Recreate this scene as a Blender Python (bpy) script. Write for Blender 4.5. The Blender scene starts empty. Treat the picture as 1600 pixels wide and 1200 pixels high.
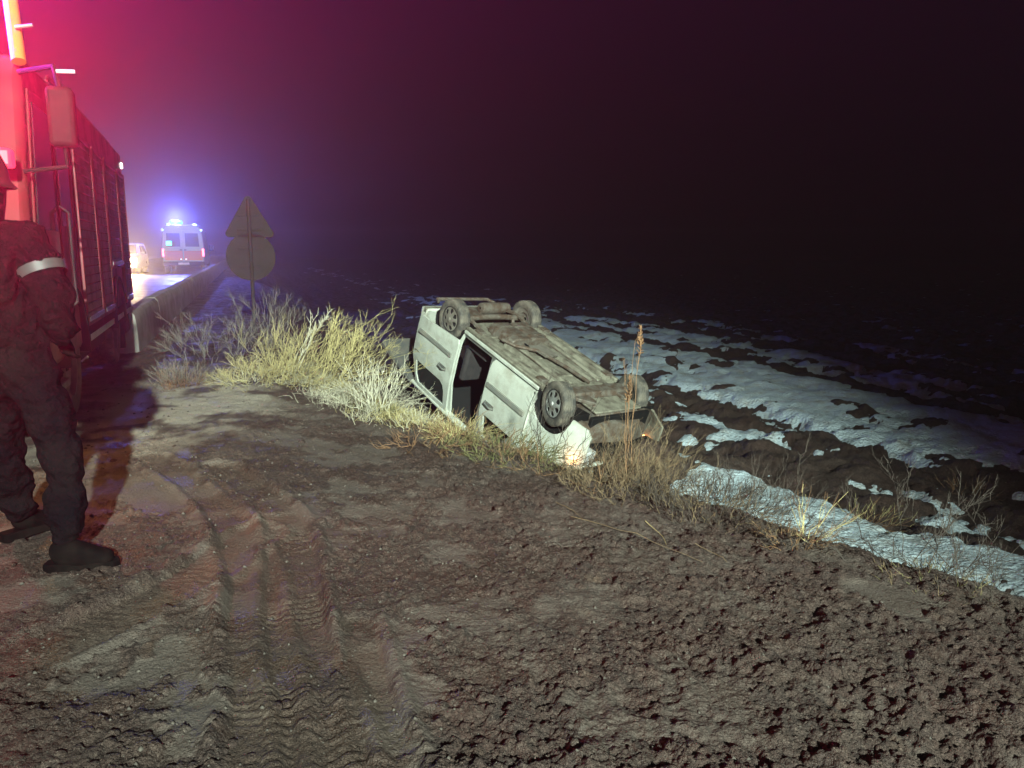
import bpy, bmesh, math, random
import numpy as np
from mathutils import Vector, Matrix

# ------------------------------------------------------------------ camera, world, lights, exposure
scene = bpy.context.scene
R = math.radians
CAMZ = 1.45
cam_d = bpy.data.cameras.new('camera')
cam_d.sensor_fit = 'HORIZONTAL'; cam_d.angle = 2 * math.atan(800 / 1209); cam_d.clip_start = 0.05; cam_d.clip_end = 2000
cam = bpy.data.objects.new('camera', cam_d); scene.collection.objects.link(cam)
cam.location = (0, 0, CAMZ); cam.rotation_euler = (R(90 - 9.63), 0, 0)
scene.camera = cam
scene.view_settings.view_transform = 'Standard'; scene.view_settings.look = 'None'
scene.view_settings.gamma = 1; scene.view_settings.exposure = 0.0
scene.cycles.use_denoising = True
scene.cycles.max_bounces = 5; scene.cycles.volume_bounces = 0
scene.cycles.diffuse_bounces = 3; scene.cycles.glossy_bounces = 3; scene.cycles.transmission_bounces = 3
scene.cycles.sample_clamp_indirect = 8
world = bpy.data.worlds.new('World'); scene.world = world; world.use_nodes = True
wn = world.node_tree.nodes; wl = world.node_tree.links
sky = wn.new('ShaderNodeTexSky'); sky.sky_type = 'NISHITA'; sky.sun_disc = False
sky.sun_elevation = R(-6); sky.sun_rotation = R(150)
wl.new(sky.outputs[0], wn['Background'].inputs[0]); wn['Background'].inputs[1].default_value = 0.02
def lamp(name, kind, loc, power, color, radius=0.05, target=None, cone=60, blend=1.0, parent=None):
    d = bpy.data.lights.new(name, kind); d.energy = power; d.color = color
    if kind in ('POINT', 'SPOT'): d.shadow_soft_size = radius
    if kind == 'SPOT': d.spot_size = R(cone); d.spot_blend = blend
    o = bpy.data.objects.new(name, d); scene.collection.objects.link(o); o.location = loc
    if target is not None:
        o.rotation_euler = (Vector(target) - Vector(loc)).to_track_quat('-Z', 'Y').to_euler()
    if parent is not None:
        bpy.context.view_layer.update()
        o.parent = parent; o.matrix_parent_inverse = parent.matrix_world.inverted()
    return o
moon = bpy.data.lights.new('moonlight', 'SUN'); moon.energy = 0.004; moon.angle = R(8); moon.color = (1.0, 0.85, 0.8)
mo = bpy.data.objects.new('moonlight', moon); scene.collection.objects.link(mo)
mo.rotation_euler = (R(50), 0, R(150))
# rescue floodlight on the road behind the photographer, aimed at the overturned van
lamp('flood_light', 'SPOT', (4.5, -14.0, 7.4), 84000, (0.82, 1.0, 0.87), 0.2, (-1.3, 13.0, 1.2), 38, 1.0)

# ------------------------------------------------------------------ terrain functions
US = np.array([-0.316, 0.949]); NS = np.array([0.949, 0.316])     # along the road, across it
def st(x, y): return x * NS[0] + y * NS[1], x * US[0] + y * US[1]
def xy(s, t): return s * NS[0] + t * US[0], s * NS[1] + t * US[1]
def hsh(ix, iy, seed):
    a = (ix.astype(np.int64) * 374761393 + iy.astype(np.int64) * 668265263 + seed * 1274126177) & 0xFFFFFFFF
    a = ((a ^ (a >> 13)) * 1274126177) & 0xFFFFFFFF
    a = ((a ^ (a >> 16)) * 2246822519) & 0xFFFFFFFF
    return ((a ^ (a >> 15)) & 0xFFFFFF) / float(0xFFFFFF)
def vn(x, y, seed=0):
    ix = np.floor(x); iy = np.floor(y); fx = x - ix; fy = y - iy
    u = fx * fx * fx * (fx * (fx * 6 - 15) + 10); v = fy * fy * fy * (fy * (fy * 6 - 15) + 10)
    a = hsh(ix, iy, seed); b = hsh(ix + 1, iy, seed); c = hsh(ix, iy + 1, seed); d = hsh(ix + 1, iy + 1, seed)
    return (a + (b - a) * u) * (1 - v) + (c + (d - c) * u) * v
def fbm(x, y, seed=0, oct=4, gain=0.5):
    s = 0; a = 1; tot = 0
    for i in range(oct):
        s = s + a * vn(x, y, seed + i * 17); tot += a; a *= gain
        x, y = (x * 1.6 + y * 1.2) + 3.1, (y * 1.6 - x * 1.2) + 7.7
    return s / tot
def clods(x, y, cell, seed, dens=0.8):
    x = x / cell; y = y / cell; ix = np.floor(x); iy = np.floor(y); h = np.zeros_like(x)
    for dx in (-1, 0, 1):
        for dy in (-1, 0, 1):
            jx = ix + dx; jy = iy + dy
            px = jx + hsh(jx, jy, seed); py = jy + hsh(jx, jy, seed + 1)
            r = 0.2 + 0.75 * hsh(jx, jy, seed + 2) ** 2
            r = np.where(hsh(jx, jy, seed + 3) < dens, r, 0.01)
            el = 0.6 + 0.8 * hsh(jx, jy, seed + 4); th = 3.14 * hsh(jx, jy, seed + 5)
            ax = (x - px) * np.cos(th) + (y - py) * np.sin(th); ay = (y - py) * np.cos(th) - (x - px) * np.sin(th)
            q = 1 - (ax * ax * el + ay * ay / el) / (r * r)
            h = np.maximum(h, np.clip(q, 0, 1) ** .75 * r)
    return h * cell
def sm(a, b, x):
    t = np.clip((x - a) / (b - a), 0, 1); return t * t * (3 - 2 * t)
CT = [-30, 1, 2.9, 4.75, 6.3, 7, 8.7, 12, 16, 30, 300]; CS = [5.5, 4.6, 3.6, 2.45, 1.6, 1.25, .8, .5, .4, .3, .3]
def crest(t): return np.interp(t, CT, CS)
def road_z(t): return 0.05 + 0.0085 * np.clip(t - 8, 0, 90)
def base(x, y):
    s, t = st(x, y)
    sc = crest(t) + (fbm(t * 0.9, t * 0 + 3, 5, 3) - .5) * 0.45 * sm(2, 4, np.hypot(x, y))
    q = s - sc
    zb = -0.085 * np.clip(s, 0, 6) + (road_z(t) - 0.05) * sm(0.5, -1.5, s)
    w = np.interp(t, [4, 9, 13, 20], [1.8, 2.6, 3.4, 3.2])
    zf = -1.5 - 0.15 * np.exp(-((q - w - .3) / 0.9) ** 2) + 0.10 * (fbm(x * .35, y * .35, 40, 3) - .5)
    k = np.clip(q / w, 0, 1); prof = np.where(k < 1, (k * k * (3 - 2 * k)) ** 0.8, 1)
    z = zb + (zf - zb) * prof
    z = z + 0.42 * np.exp(-(((x - 1.8) / .75) ** 2 + ((y - 9.95) / .6) ** 2))      # soil pushed up by the van's nose
    return z - 1.2 * sm(-10.5, -13, s)

# ------------------------------------------------------------------ helpers
COL = scene.collection
rng = random.Random(7)
def tag(o, label=None, cat=None, group=None, kind=None):
    if label: o['label'] = label
    if cat: o['category'] = cat
    if group: o['group'] = group
    if kind: o['kind'] = kind
    return o
def empty(name, loc=(0, 0, 0), rz=0.0):
    o = bpy.data.objects.new(name, None); COL.objects.link(o); o.location = loc; o.rotation_euler = (0, 0, rz)
    o.empty_display_size = 0.2
    return o
def mesh_np(name, V, Fq, mat, parent=None, smooth=True, n=4):
    me = bpy.data.meshes.new(name); V = np.asarray(V, np.float32); Fq = np.asarray(Fq, np.int32)
    me.vertices.add(len(V)); me.vertices.foreach_set('co', V.ravel())
    me.loops.add(Fq.size); me.loops.foreach_set('vertex_index', Fq.ravel())
    me.polygons.add(len(Fq)); me.polygons.foreach_set('loop_start', np.arange(0, Fq.size, n, dtype=np.int32))
    if smooth: me.polygons.foreach_set('use_smooth', np.ones(len(Fq), bool))
    me.update(calc_edges=True); me.validate()
    if mat: me.materials.append(mat)
    o = bpy.data.objects.new(name, me); COL.objects.link(o); o.parent = parent
    return o
class MB:
    """collects shapes for ONE mesh object"""
    def __init__(s): s.v = []; s.f = []
    def add(s, v, f):
        k = len(s.v); s.v += [tuple(p) for p in v]; s.f += [tuple(i + k for i in q) for q in f]; return s
    def box(s, x0, x1, y0, y1, z0, z1, top=None):
        v = [(x0, y0, z0), (x1, y0, z0), (x1, y1, z0), (x0, y1, z0), (x0, y0, z1), (x1, y0, z1), (x1, y1, z1), (x0, y1, z1)]
        if top:
            dx, dy = top
            v[4:] = [(x0 + dx, y0 + dy, z1), (x1 - dx, y0 + dy, z1), (x1 - dx, y1 - dy, z1), (x0 + dx, y1 - dy, z1)]
        return s.add(v, [(0, 3, 2, 1), (4, 5, 6, 7), (0, 1, 5, 4), (1, 2, 6, 5), (2, 3, 7, 6), (3, 0, 4, 7)])
    def tube(s, pts, r, n=8, cap=True):
        P = [Vector(p) for p in pts]; m = len(P)
        rr = r if isinstance(r, (list, tuple)) else [r] * m
        rings = []; prev = None
        for i in range(m):
            d = (P[min(i + 1, m - 1)] - P[max(i - 1, 0)]).normalized()
            a = prev if prev is not None else (Vector((0, 0, 1)) if abs(d.z) < .9 else Vector((1, 0, 0)))
            a = (a - d * a.dot(d)).normalized(); b = d.cross(a); prev = a
            rings.append([P[i] + (a * math.cos(2 * math.pi * k / n) + b * math.sin(2 * math.pi * k / n)) * rr[i] for k in range(n)])
        v = [p for q in rings for p in q]; f = []
        for i in range(m - 1):
            for k in range(n):
                f.append((i * n + k, i * n + (k + 1) % n, (i + 1) * n + (k + 1) % n, (i + 1) * n + k))
        if cap: f.append(tuple(range(n - 1, -1, -1))); f.append(tuple((m - 1) * n + k for k in range(n)))
        return s.add(v, f)
    def lathe(s, prof, c=(0, 0, 0), ax='y', n=28, sg=1):
        """prof: (radius, along-axis) points"""
        v = []; f = []; m = len(prof)
        for (r, h) in prof:
            for k in range(n):
                a = 2 * math.pi * k / n; p, q = r * math.cos(a), r * math.sin(a)
                w = {'y': (p, h * sg, q), 'x': (h * sg, p, q), 'z': (p, q, h * sg)}[ax]
                v.append((c[0] + w[0], c[1] + w[1], c[2] + w[2]))
        for i in range(m - 1):
            for k in range(n): f.append((i * n + k, i * n + (k + 1) % n, (i + 1) * n + (k + 1) % n, (i + 1) * n + k))
        return s.add(v, f)
    def prism(s, poly, a0, a1, ax='y'):
        """extrude a 2D outline along an axis"""
        n = len(poly); g = {'y': lambda p, h: (p[0], h, p[1]), 'x': lambda p, h: (h, p[0], p[1]), 'z': lambda p, h: (p[0], p[1], h)}[ax]
        v = [g(p, a0) for p in poly] + [g(p, a1) for p in poly]
        f = [tuple(range(n)), tuple(range(2 * n - 1, n - 1, -1))] + [(i, i + n, (i + 1) % n + n, (i + 1) % n) for i in range(n)]
        return s.add(v, f)
    def build(s, name, mat, parent=None, bevel=0.0, smooth=40):
        me = bpy.data.meshes.new(name); me.from_pydata(s.v, [], s.f)
        bm = bmesh.new(); bm.from_mesh(me); bmesh.ops.recalc_face_normals(bm, faces=bm.faces); bm.to_mesh(me); bm.free()
        me.materials.append(mat)
        if smooth:
            me.polygons.foreach_set('use_smooth', [True] * len(me.polygons)); me.set_sharp_from_angle(angle=R(smooth))
        o = bpy.data.objects.new(name, me); COL.objects.link(o); o.parent = parent
        if bevel:
            b = o.modifiers.new('bevel', 'BEVEL'); b.width = bevel; b.segments = 2; b.limit_method = 'ANGLE'; b.angle_limit = R(35); b.harden_normals = False
        return o
def obj_copy(o, parent):
    c = o.copy(); COL.objects.link(c); c.parent = parent
    for ch in list(o.children): obj_copy(ch, c)
    return c
def panel(name, outline, holes, yfn, thick, mat, parent, zcuts=(), xcuts=(), side=1):
    """a sheet-metal panel: outline in (x, z), pushed out to y = yfn(x, z), given thickness"""
    bm = bmesh.new(); ed = []
    for lp in [outline] + list(holes):
        vs = [bm.verts.new((p[0], 0, p[1])) for p in lp]
        ed += [bm.edges.new((vs[i], vs[(i + 1) % len(vs)])) for i in range(len(vs))]
    bmesh.ops.triangle_fill(bm, use_beauty=True, use_dissolve=False, edges=ed, normal=(0, 1, 0))
    for z in zcuts: bmesh.ops.bisect_plane(bm, geom=bm.verts[:] + bm.edges[:] + bm.faces[:], plane_co=(0, 0, z), plane_no=(0, 0, 1))
    for x in xcuts: bmesh.ops.bisect_plane(bm, geom=bm.verts[:] + bm.edges[:] + bm.faces[:], plane_co=(x, 0, 0), plane_no=(1, 0, 0))
    for v in bm.verts: v.co.y = yfn(v.co.x, v.co.z) * side
    bmesh.ops.recalc_face_normals(bm, faces=bm.faces)
    if bm.faces and sum(f.normal.y * f.calc_area() for f in bm.faces) * side < 0: bmesh.ops.reverse_faces(bm, faces=bm.faces)
    bmesh.ops.solidify(bm, geom=bm.faces[:], thickness=thick)
    bmesh.ops.recalc_face_normals(bm, faces=bm.faces)
    me = bpy.data.meshes.new(name); bm.to_mesh(me); bm.free(); me.materials.append(mat)
    me.polygons.foreach_set('use_smooth', [True] * len(me.polygons)); me.set_sharp_from_angle(angle=R(35))
    o = bpy.data.objects.new(name, me); COL.objects.link(o); o.parent = parent
    return o
def rrect(x0, x1, z0, z1, r=0.06, n=4):
    p = []
    for cx, cz, a0 in ((x1 - r, z0 + r, -90), (x1 - r, z1 - r, 0), (x0 + r, z1 - r, 90), (x0 + r, z0 + r, 180)):
        for k in range(n + 1):
            a = R(a0 + 90 * k / n); p.append((cx + r * math.cos(a), cz + r * math.sin(a)))
    return p
def arc(cx, cz, r, a0, a1, n=14):
    return [(cx + r * math.cos(R(a0 + (a1 - a0) * k / n)), cz + r * math.sin(R(a0 + (a1 - a0) * k / n))) for k in range(n + 1)]

# ------------------------------------------------------------------ materials
def N(nt, t, **k):
    n = nt.nodes.new(t)
    for a, b in k.items(): setattr(n, a, b)
    return n
def mat(name, col, rough=0.6, metal=0.0, spec=0.5, noise=None, bump=None, emit=None, coat=0, alpha=None, trans=0):
    """noise = (second colour, scale, low, high, second roughness or None); bump = (scale, distance)"""
    m = bpy.data.materials.new(name); m.use_nodes = True; nt = m.node_tree; b = nt.nodes['Principled BSDF']
    b.inputs['Base Color'].default_value = (*col, 1); b.inputs['Roughness'].default_value = rough
    b.inputs['Metallic'].default_value = metal; b.inputs['Specular IOR Level'].default_value = spec
    if coat: b.inputs['Coat Weight'].default_value = coat; b.inputs['Coat Roughness'].default_value = 0.08
    if trans: b.inputs['Transmission Weight'].default_value = trans
    tc = N(nt, 'ShaderNodeTexCoord')
    if noise:
        c2, sc, lo, hi, r2 = noise
        t = N(nt, 'ShaderNodeTexNoise'); t.inputs['Scale'].default_value = sc; t.inputs['Detail'].default_value = 7; t.inputs['Roughness'].default_value = 0.62
        nt.links.new(tc.outputs['Object'], t.inputs['Vector'])
        mr = N(nt, 'ShaderNodeMapRange'); mr.inputs[1].default_value = lo; mr.inputs[2].default_value = hi; nt.links.new(t.outputs[0], mr.inputs[0])
        mx = N(nt, 'ShaderNodeMix', data_type='RGBA'); mx.inputs[6].default_value = (*col, 1); mx.inputs[7].default_value = (*c2, 1)
        nt.links.new(mr.outputs[0], mx.inputs[0]); nt.links.new(mx.outputs[2], b.inputs['Base Color'])
        if r2 is not None:
            m2 = N(nt, 'ShaderNodeMapRange'); m2.inputs[3].default_value = rough; m2.inputs[4].default_value = r2
            nt.links.new(mr.outputs[0], m2.inputs[0]); nt.links.new(m2.outputs[0], b.inputs['Roughness'])
    if bump:
        t2 = N(nt, 'ShaderNodeTexNoise'); t2.inputs['Scale'].default_value = bump[0]; t2.inputs['Detail'].default_value = 6
        nt.links.new(tc.outputs['Object'], t2.inputs['Vector'])
        bp = N(nt, 'ShaderNodeBump'); bp.inputs['Strength'].default_value = 1; bp.inputs['Distance'].default_value = bump[1]
        nt.links.new(t2.outputs[0], bp.inputs['Height']); nt.links.new(bp.outputs[0], b.inputs['Normal'])
    if emit: m.cycles.emission_sampling = 'NONE'
    if emit: b.inputs['Emission Color'].default_value = (*emit[0], 1); b.inputs['Emission Strength'].default_value = emit[1]
    return m
M = {}
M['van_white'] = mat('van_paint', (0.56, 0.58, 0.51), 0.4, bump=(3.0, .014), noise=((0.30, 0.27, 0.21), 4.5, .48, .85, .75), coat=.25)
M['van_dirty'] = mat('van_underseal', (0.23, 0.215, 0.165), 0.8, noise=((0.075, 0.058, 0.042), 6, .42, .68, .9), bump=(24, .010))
M['van_metal'] = mat('rusty_steel', (0.17, 0.15, 0.125), 0.6, .3, noise=((0.10, 0.065, 0.045), 9, .4, .6, .8), bump=(40, .003))
M['trim'] = mat('grey_trim', (0.11, 0.115, 0.11), 0.55, noise=((0.18, 0.165, 0.13), 6, .4, .7, .8))
M['strip'] = mat('rub_strip_plastic', (0.19, 0.195, 0.175), 0.6, noise=((0.28, 0.26, 0.21), 6, .4, .7, .8))
M['rubber'] = mat('tyre_rubber', (0.055, 0.052, 0.048), 0.75, noise=((0.19, 0.165, 0.13), 7, .38, .68, .9), bump=(60, .003))
M['hub'] = mat('hub_silver', (0.55, 0.56, 0.54), 0.4, .6, noise=((0.17, 0.145, 0.115), 8, .4, .7, .8))
M['hub_mud'] = mat('hub_muddy', (0.21, 0.19, 0.16), 0.7, .1, noise=((0.12, 0.1, 0.08), 8, .4, .7, .8))
M['dark'] = mat('interior_dark', (0.012, 0.012, 0.013), 0.85)
M['seat'] = mat('seat_cloth', (0.022, 0.02, 0.022), 0.9, noise=((0.035, 0.03, 0.03), 12, .4, .6, None))
M['glass'] = mat('car_glass', (0.02, 0.025, 0.025), 0.08, spec=.6)
M['lens'] = mat('lamp_lens', (0.55, 0.57, 0.57), 0.15, coat=.5)
M['amber_lit'] = mat('amber_lens_lit', (0.8, 0.3, 0.05), 0.3, emit=((1, .36, .1), 14.0))
M['red_paint'] = mat('truck_red', (0.17, 0.012, 0.014), 0.5, noise=((0.07, 0.03, 0.024), 3, .45, .75, .8), coat=.12)
M['truck_white'] = mat('truck_white', (0.6, 0.58, 0.55), 0.4, noise=((0.3, 0.26, 0.22), 4, .5, .8, .7))
M['shutter'] = mat('aluminium_shutter', (0.16, 0.15, 0.15), 0.5, .3, noise=((0.08, 0.07, 0.065), 4, .45, .75, .7))
M['black'] = mat('black_plastic', (0.007, 0.007, 0.0075), 0.75, spec=.2, noise=((0.02, 0.017, 0.015), 6, .5, .8, .85))
M['chrome'] = mat('chrome', (0.75, 0.75, 0.75), 0.16, 1.0)
M['orange'] = mat('orange_paint', (0.80, 0.22, 0.035), 0.45, noise=((0.5, 0.16, 0.05), 5, .5, .8, .6))
M['red_lit'] = mat('red_beacon_lens', (0.8, 0.02, 0.02), 0.3, emit=((1, .02, .05), 4.0))
M['tail_lit'] = mat('tail_lamp_lens', (0.8, 0.05, 0.08), 0.3, emit=((1, .12, .22), 6.0))
M['tail'] = mat('tail_lamp_off', (0.35, 0.015, 0.015), 0.2)
M['blue_lit'] = mat('blue_beacon_lens', (0.02, 0.2, 0.8), 0.3, emit=((.01, .42, 1.0), 7.0))
M['blue_soft'] = mat('blue_beacon_lens_dim', (0.2, 0.4, 0.8), 0.3, emit=((.40, .62, 1.0), 3.0))
M['cyan_lit'] = mat('cyan_glow', (0.02, 0.4, 0.7), 0.3, emit=((.05, .75, 1.0), 6.0))
M['white_lit'] = mat('white_lamp_lens', (0.8, 0.8, 0.75), 0.3, emit=((1, .86, .55), 30.0))
M['marker_lit'] = mat('marker_lamp_lens', (0.8, 0.8, 0.8), 0.3, emit=((1, .92, .95), 3.0))
M['amb_white'] = mat('ambulance_white', (0.30, 0.29, 0.31), 0.35, coat=.3, noise=((0.45, 0.42, 0.38), 2, .55, .85, .6))
M['amb_orange'] = mat('ambulance_stripe', (0.65, 0.10, 0.06), 0.4)
M['car_silver'] = mat('oncoming_car_paint', (0.55, 0.56, 0.58), 0.3, .2, coat=.4)
M['galv'] = mat('galvanised_steel', (0.30, 0.29, 0.28), 0.55, .5, noise=((0.19, 0.16, 0.14), 9, .4, .7, .7))
M['sign_back'] = mat('sign_back_paint', (0.024, 0.021, 0.022), 0.8, spec=.2, noise=((0.016, 0.014, 0.014), 5, .4, .7, .8))
M['concrete'] = mat('concrete', (0.27, 0.255, 0.23), 0.85, noise=((0.16, 0.14, 0.115), 3.0, .4, .7, .9), bump=(25, .012))
M['cloth'] = mat('dark_turnout_cloth', (0.003, 0.0028, 0.004), 0.95, spec=.03, noise=((0.008, 0.006, 0.006), 5, .4, .7, None), bump=(7, .09))
M['boot'] = mat('boot_rubber', (0.003, 0.0026, 0.0026), 0.85, spec=.04, noise=((0.009, 0.007, 0.006), 10, .45, .7, .9))
M['skin'] = mat('skin', (0.45, 0.27, 0.2), 0.55)
M['reflect'] = mat('reflective_tape', (0.045, 0.045, 0.044), 0.5)
M['helmet'] = mat('helmet_shell', (0.03, 0.012, 0.012), 0.35, coat=.3)
def straw(name, c1, c2):
    m = mat(name, c1, 0.75, spec=.25, noise=(c2, 6, .35, .65, None)); return m
M['straw'] = straw('straw_yellow', (0.50, 0.43, 0.21), (0.36, 0.30, 0.14))
M['straw_pale'] = straw('straw_pale', (0.55, 0.52, 0.40), (0.38, 0.35, 0.26))
M['straw_grey'] = straw('straw_grey', (0.22, 0.20, 0.165), (0.14, 0.125, 0.11))
M['straw_red'] = straw('straw_russet', (0.25, 0.135, 0.07), (0.16, 0.09, 0.05))
M['straw_brown'] = straw('straw_brown', (0.22, 0.155, 0.09), (0.13, 0.09, 0.055))
M['twig'] = straw('twig_dark', (0.07, 0.055, 0.045), (0.045, 0.035, 0.03))
M['green'] = straw('grass_green', (0.10, 0.105, 0.04), (0.17, 0.15, 0.07))

def mud_material():
    m = bpy.data.materials.new('mud'); m.use_nodes = True; nt = m.node_tree; b = nt.nodes['Principled BSDF']; L = nt.links.new
    geo = N(nt, 'ShaderNodeNewGeometry')
    at = N(nt, 'ShaderNodeAttribute', attribute_name='smear')
    def noise(scale, det=6, rough=.6):
        t = N(nt, 'ShaderNodeTexNoise'); t.inputs['Scale'].default_value = scale; t.inputs['Detail'].default_value = det; t.inputs['Roughness'].default_value = rough
        L(geo.outputs['Position'], t.inputs['Vector']); return t
    def mr(src, a, b_, c=0, d=1):
        n = N(nt, 'ShaderNodeMapRange'); n.inputs[1].default_value = a; n.inputs[2].default_value = b_; n.inputs[3].default_value = c; n.inputs[4].default_value = d; L(src, n.inputs[0]); return n.outputs[0]
    def mix(f, a, c):
        n = N(nt, 'ShaderNodeMix', data_type='RGBA'); L(f, n.inputs[0])
        for i, q in ((6, a), (7, c)):
            if isinstance(q, tuple): n.inputs[i].default_value = (*q, 1)
            else: L(q, n.inputs[i])
        return n.outputs[2]
    n1 = noise(1.3); n2 = noise(9); n3 = noise(70, 5, .7); n4 = noise(3.2)
    c = mix(mr(n1.outputs[0], .38, .62), (0.060, 0.031, 0.024), (0.060, 0.037, 0.029))
    c = mix(mr(n2.outputs[0], .45, .7), c, (0.034, 0.020, 0.017))
    c = mix(mr(n3.outputs[0], .53, .66, 0, .8), c, (0.12, 0.082, 0.065))
    c = mix(mr(n4.outputs[0], .62, .74, 0, .4), c, (0.13, 0.075, 0.042))
    c = mix(at.outputs['Fac'], c, (0.102, 0.080, 0.067))
    at2 = N(nt, 'ShaderNodeAttribute', attribute_name='lit_gravel')
    c = mix(at2.outputs['Fac'], c, (0.42, 0.37, 0.30))  # pale gravel, with the lamp light falling on it put into its colour
    L(c, b.inputs['Base Color'])
    at3 = N(nt, 'ShaderNodeAttribute', attribute_name='track')
    c = mix(mr(at3.outputs['Fac'], .2, 1, 0, .65), c, (0.075, 0.048, 0.034))
    grit = noise(210, 3, .6)
    c = mix(mr(grit.outputs[0], .60, .70, 0, .75), c, (0.22, 0.165, 0.135))
    pit = noise(120, 4, .6)
    c = mix(mr(pit.outputs[0], .58, .68, 0, .7), c, (0.025, 0.015, 0.013))
    L(c, b.inputs['Base Color'])
    wet = mr(n4.outputs[0], .40, .62, .5, .9)
    L(wet, b.inputs['Roughness']); b.inputs['Specular IOR Level'].default_value = .45
    # crumbs: cells of two sizes, and grit
    vo = N(nt, 'ShaderNodeTexVoronoi'); vo.inputs['Scale'].default_value = 55; vo.inputs['Randomness'].default_value = 1
    wv = N(nt, 'ShaderNodeVectorMath', operation='MULTIPLY_ADD'); t7 = noise(40, 3); L(t7.outputs['Color'], wv.inputs[0]); wv.inputs[1].default_value = (.03, .03, .03); L(geo.outputs['Position'], wv.inputs[2]); L(wv.outputs[0], vo.inputs['Vector'])
    vo2 = N(nt, 'ShaderNodeTexVoronoi'); vo2.inputs['Scale'].default_value = 130; L(wv.outputs[0], vo2.inputs['Vector'])
    def bump(h, dist, strength, nrm=None):
        b_ = N(nt, 'ShaderNodeBump'); b_.inputs['Distance'].default_value = dist
        if isinstance(strength, float): b_.inputs['Strength'].default_value = strength
        else: L(strength, b_.inputs['Strength'])
        L(h, b_.inputs['Height'])
        if nrm is not None: L(nrm, b_.inputs['Normal'])
        return b_.outputs[0]
    soft = mr(at.outputs['Fac'], 0, .8, 1.0, .5)
    h = bump(mr(vo.outputs['Distance'], 0, .75, 1, 0), .012, soft)
    h = bump(mr(vo2.outputs['Distance'], 0, .75, 1, 0), .007, soft, h)
    t5 = noise(160, 5, .7); h = bump(t5.outputs[0], .008, .8, h)
    t6 = noise(26, 4, .6); h = bump(t6.outputs[0], .010, .8, h)
    L(h, b.inputs['Normal'])
    return m
M['pebble'] = mat('pebble', (0.10, 0.082, 0.068), 0.8, noise=((0.05, 0.04, 0.034), 9, .35, .65, None))
M['mud'] = mud_material()
M['snow'] = mat('snow', (0.54, 0.64, 0.70), 0.6, noise=((0.34, 0.30, 0.25), 3.0, .48, .8, None), bump=(22, .05))
M['asphalt'] = mat('wet_asphalt', (0.045, 0.043, 0.041), 0.42, noise=((0.08, 0.066, 0.052), 1.6, .42, .62, .7), bump=(9, .02))

# ------------------------------------------------------------------ ground: one sheet to the horizon
TRACKS = [  # (points, half width, depth, lug period, lug height)
    ([(-2.02, 5.14), (-1.61, 4.6), (-1.28, 4.12), (-1.10, 3.66), (-.95, 3.15), (-.80, 2.71), (-.63, 2.3), (-.5, 1.9), (-.4, 1.5)], .12, .028, .052, .0085),
    ([(-2.6, 5.4), (-2.0, 4.75), (-1.62, 4.2), (-1.36, 3.7), (-1.17, 3.3), (-1.02, 2.85), (-.86, 2.45), (-.72, 2.0), (-.6, 1.5)], .105, .020, .046, .0045),
    ([(-.62, 2.9), (-.50, 2.5), (-.40, 2.18), (-.30, 1.9), (-.2, 1.5)], .075, .022, .05, .002),
    ([(-2.6, 2.0), (-1.9, 2.5), (-1.56, 2.95), (-1.42, 3.4), (-1.35, 3.9)], .13, .012, .055, .004),
]
def path_dist(x, y, P):
    """distance to a polyline, signed offset and arc length"""
    P = np.array(P); Q = []
    for i in range(len(P) - 1):                      # smooth it (Catmull-Rom)
        p0, p1, p2, p3 = P[max(i - 1, 0)], P[i], P[i + 1], P[min(i + 2, len(P) - 1)]
        for k in range(6):
            u = k / 6; Q.append(.5 * (2 * p1 + (p2 - p0) * u + (2 * p0 - 5 * p1 + 4 * p2 - p3) * u * u + (3 * p1 - p0 - 3 * p2 + p3) * u ** 3))
    Q.append(P[-1]); Q = np.array(Q)
    best = np.full(x.shape, 1e9); sg = np.zeros_like(x); al = np.zeros_like(x); acc = 0
    for i in range(len(Q) - 1):
        d = Q[i + 1] - Q[i]; l = np.hypot(*d); d = d / l
        u = np.clip((x - Q[i, 0]) * d[0] + (y - Q[i, 1]) * d[1], 0, l)
        ex = x - Q[i, 0] - d[0] * u; ey = y - Q[i, 1] - d[1] * u; dd = np.hypot(ex, ey); m = dd < best
        best = np.where(m, dd, best); sg = np.where(m, np.sign(ex * d[1] - ey * d[0]), sg); al = np.where(m, acc + u, al); acc += l
    return best, sg * best, al
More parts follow.
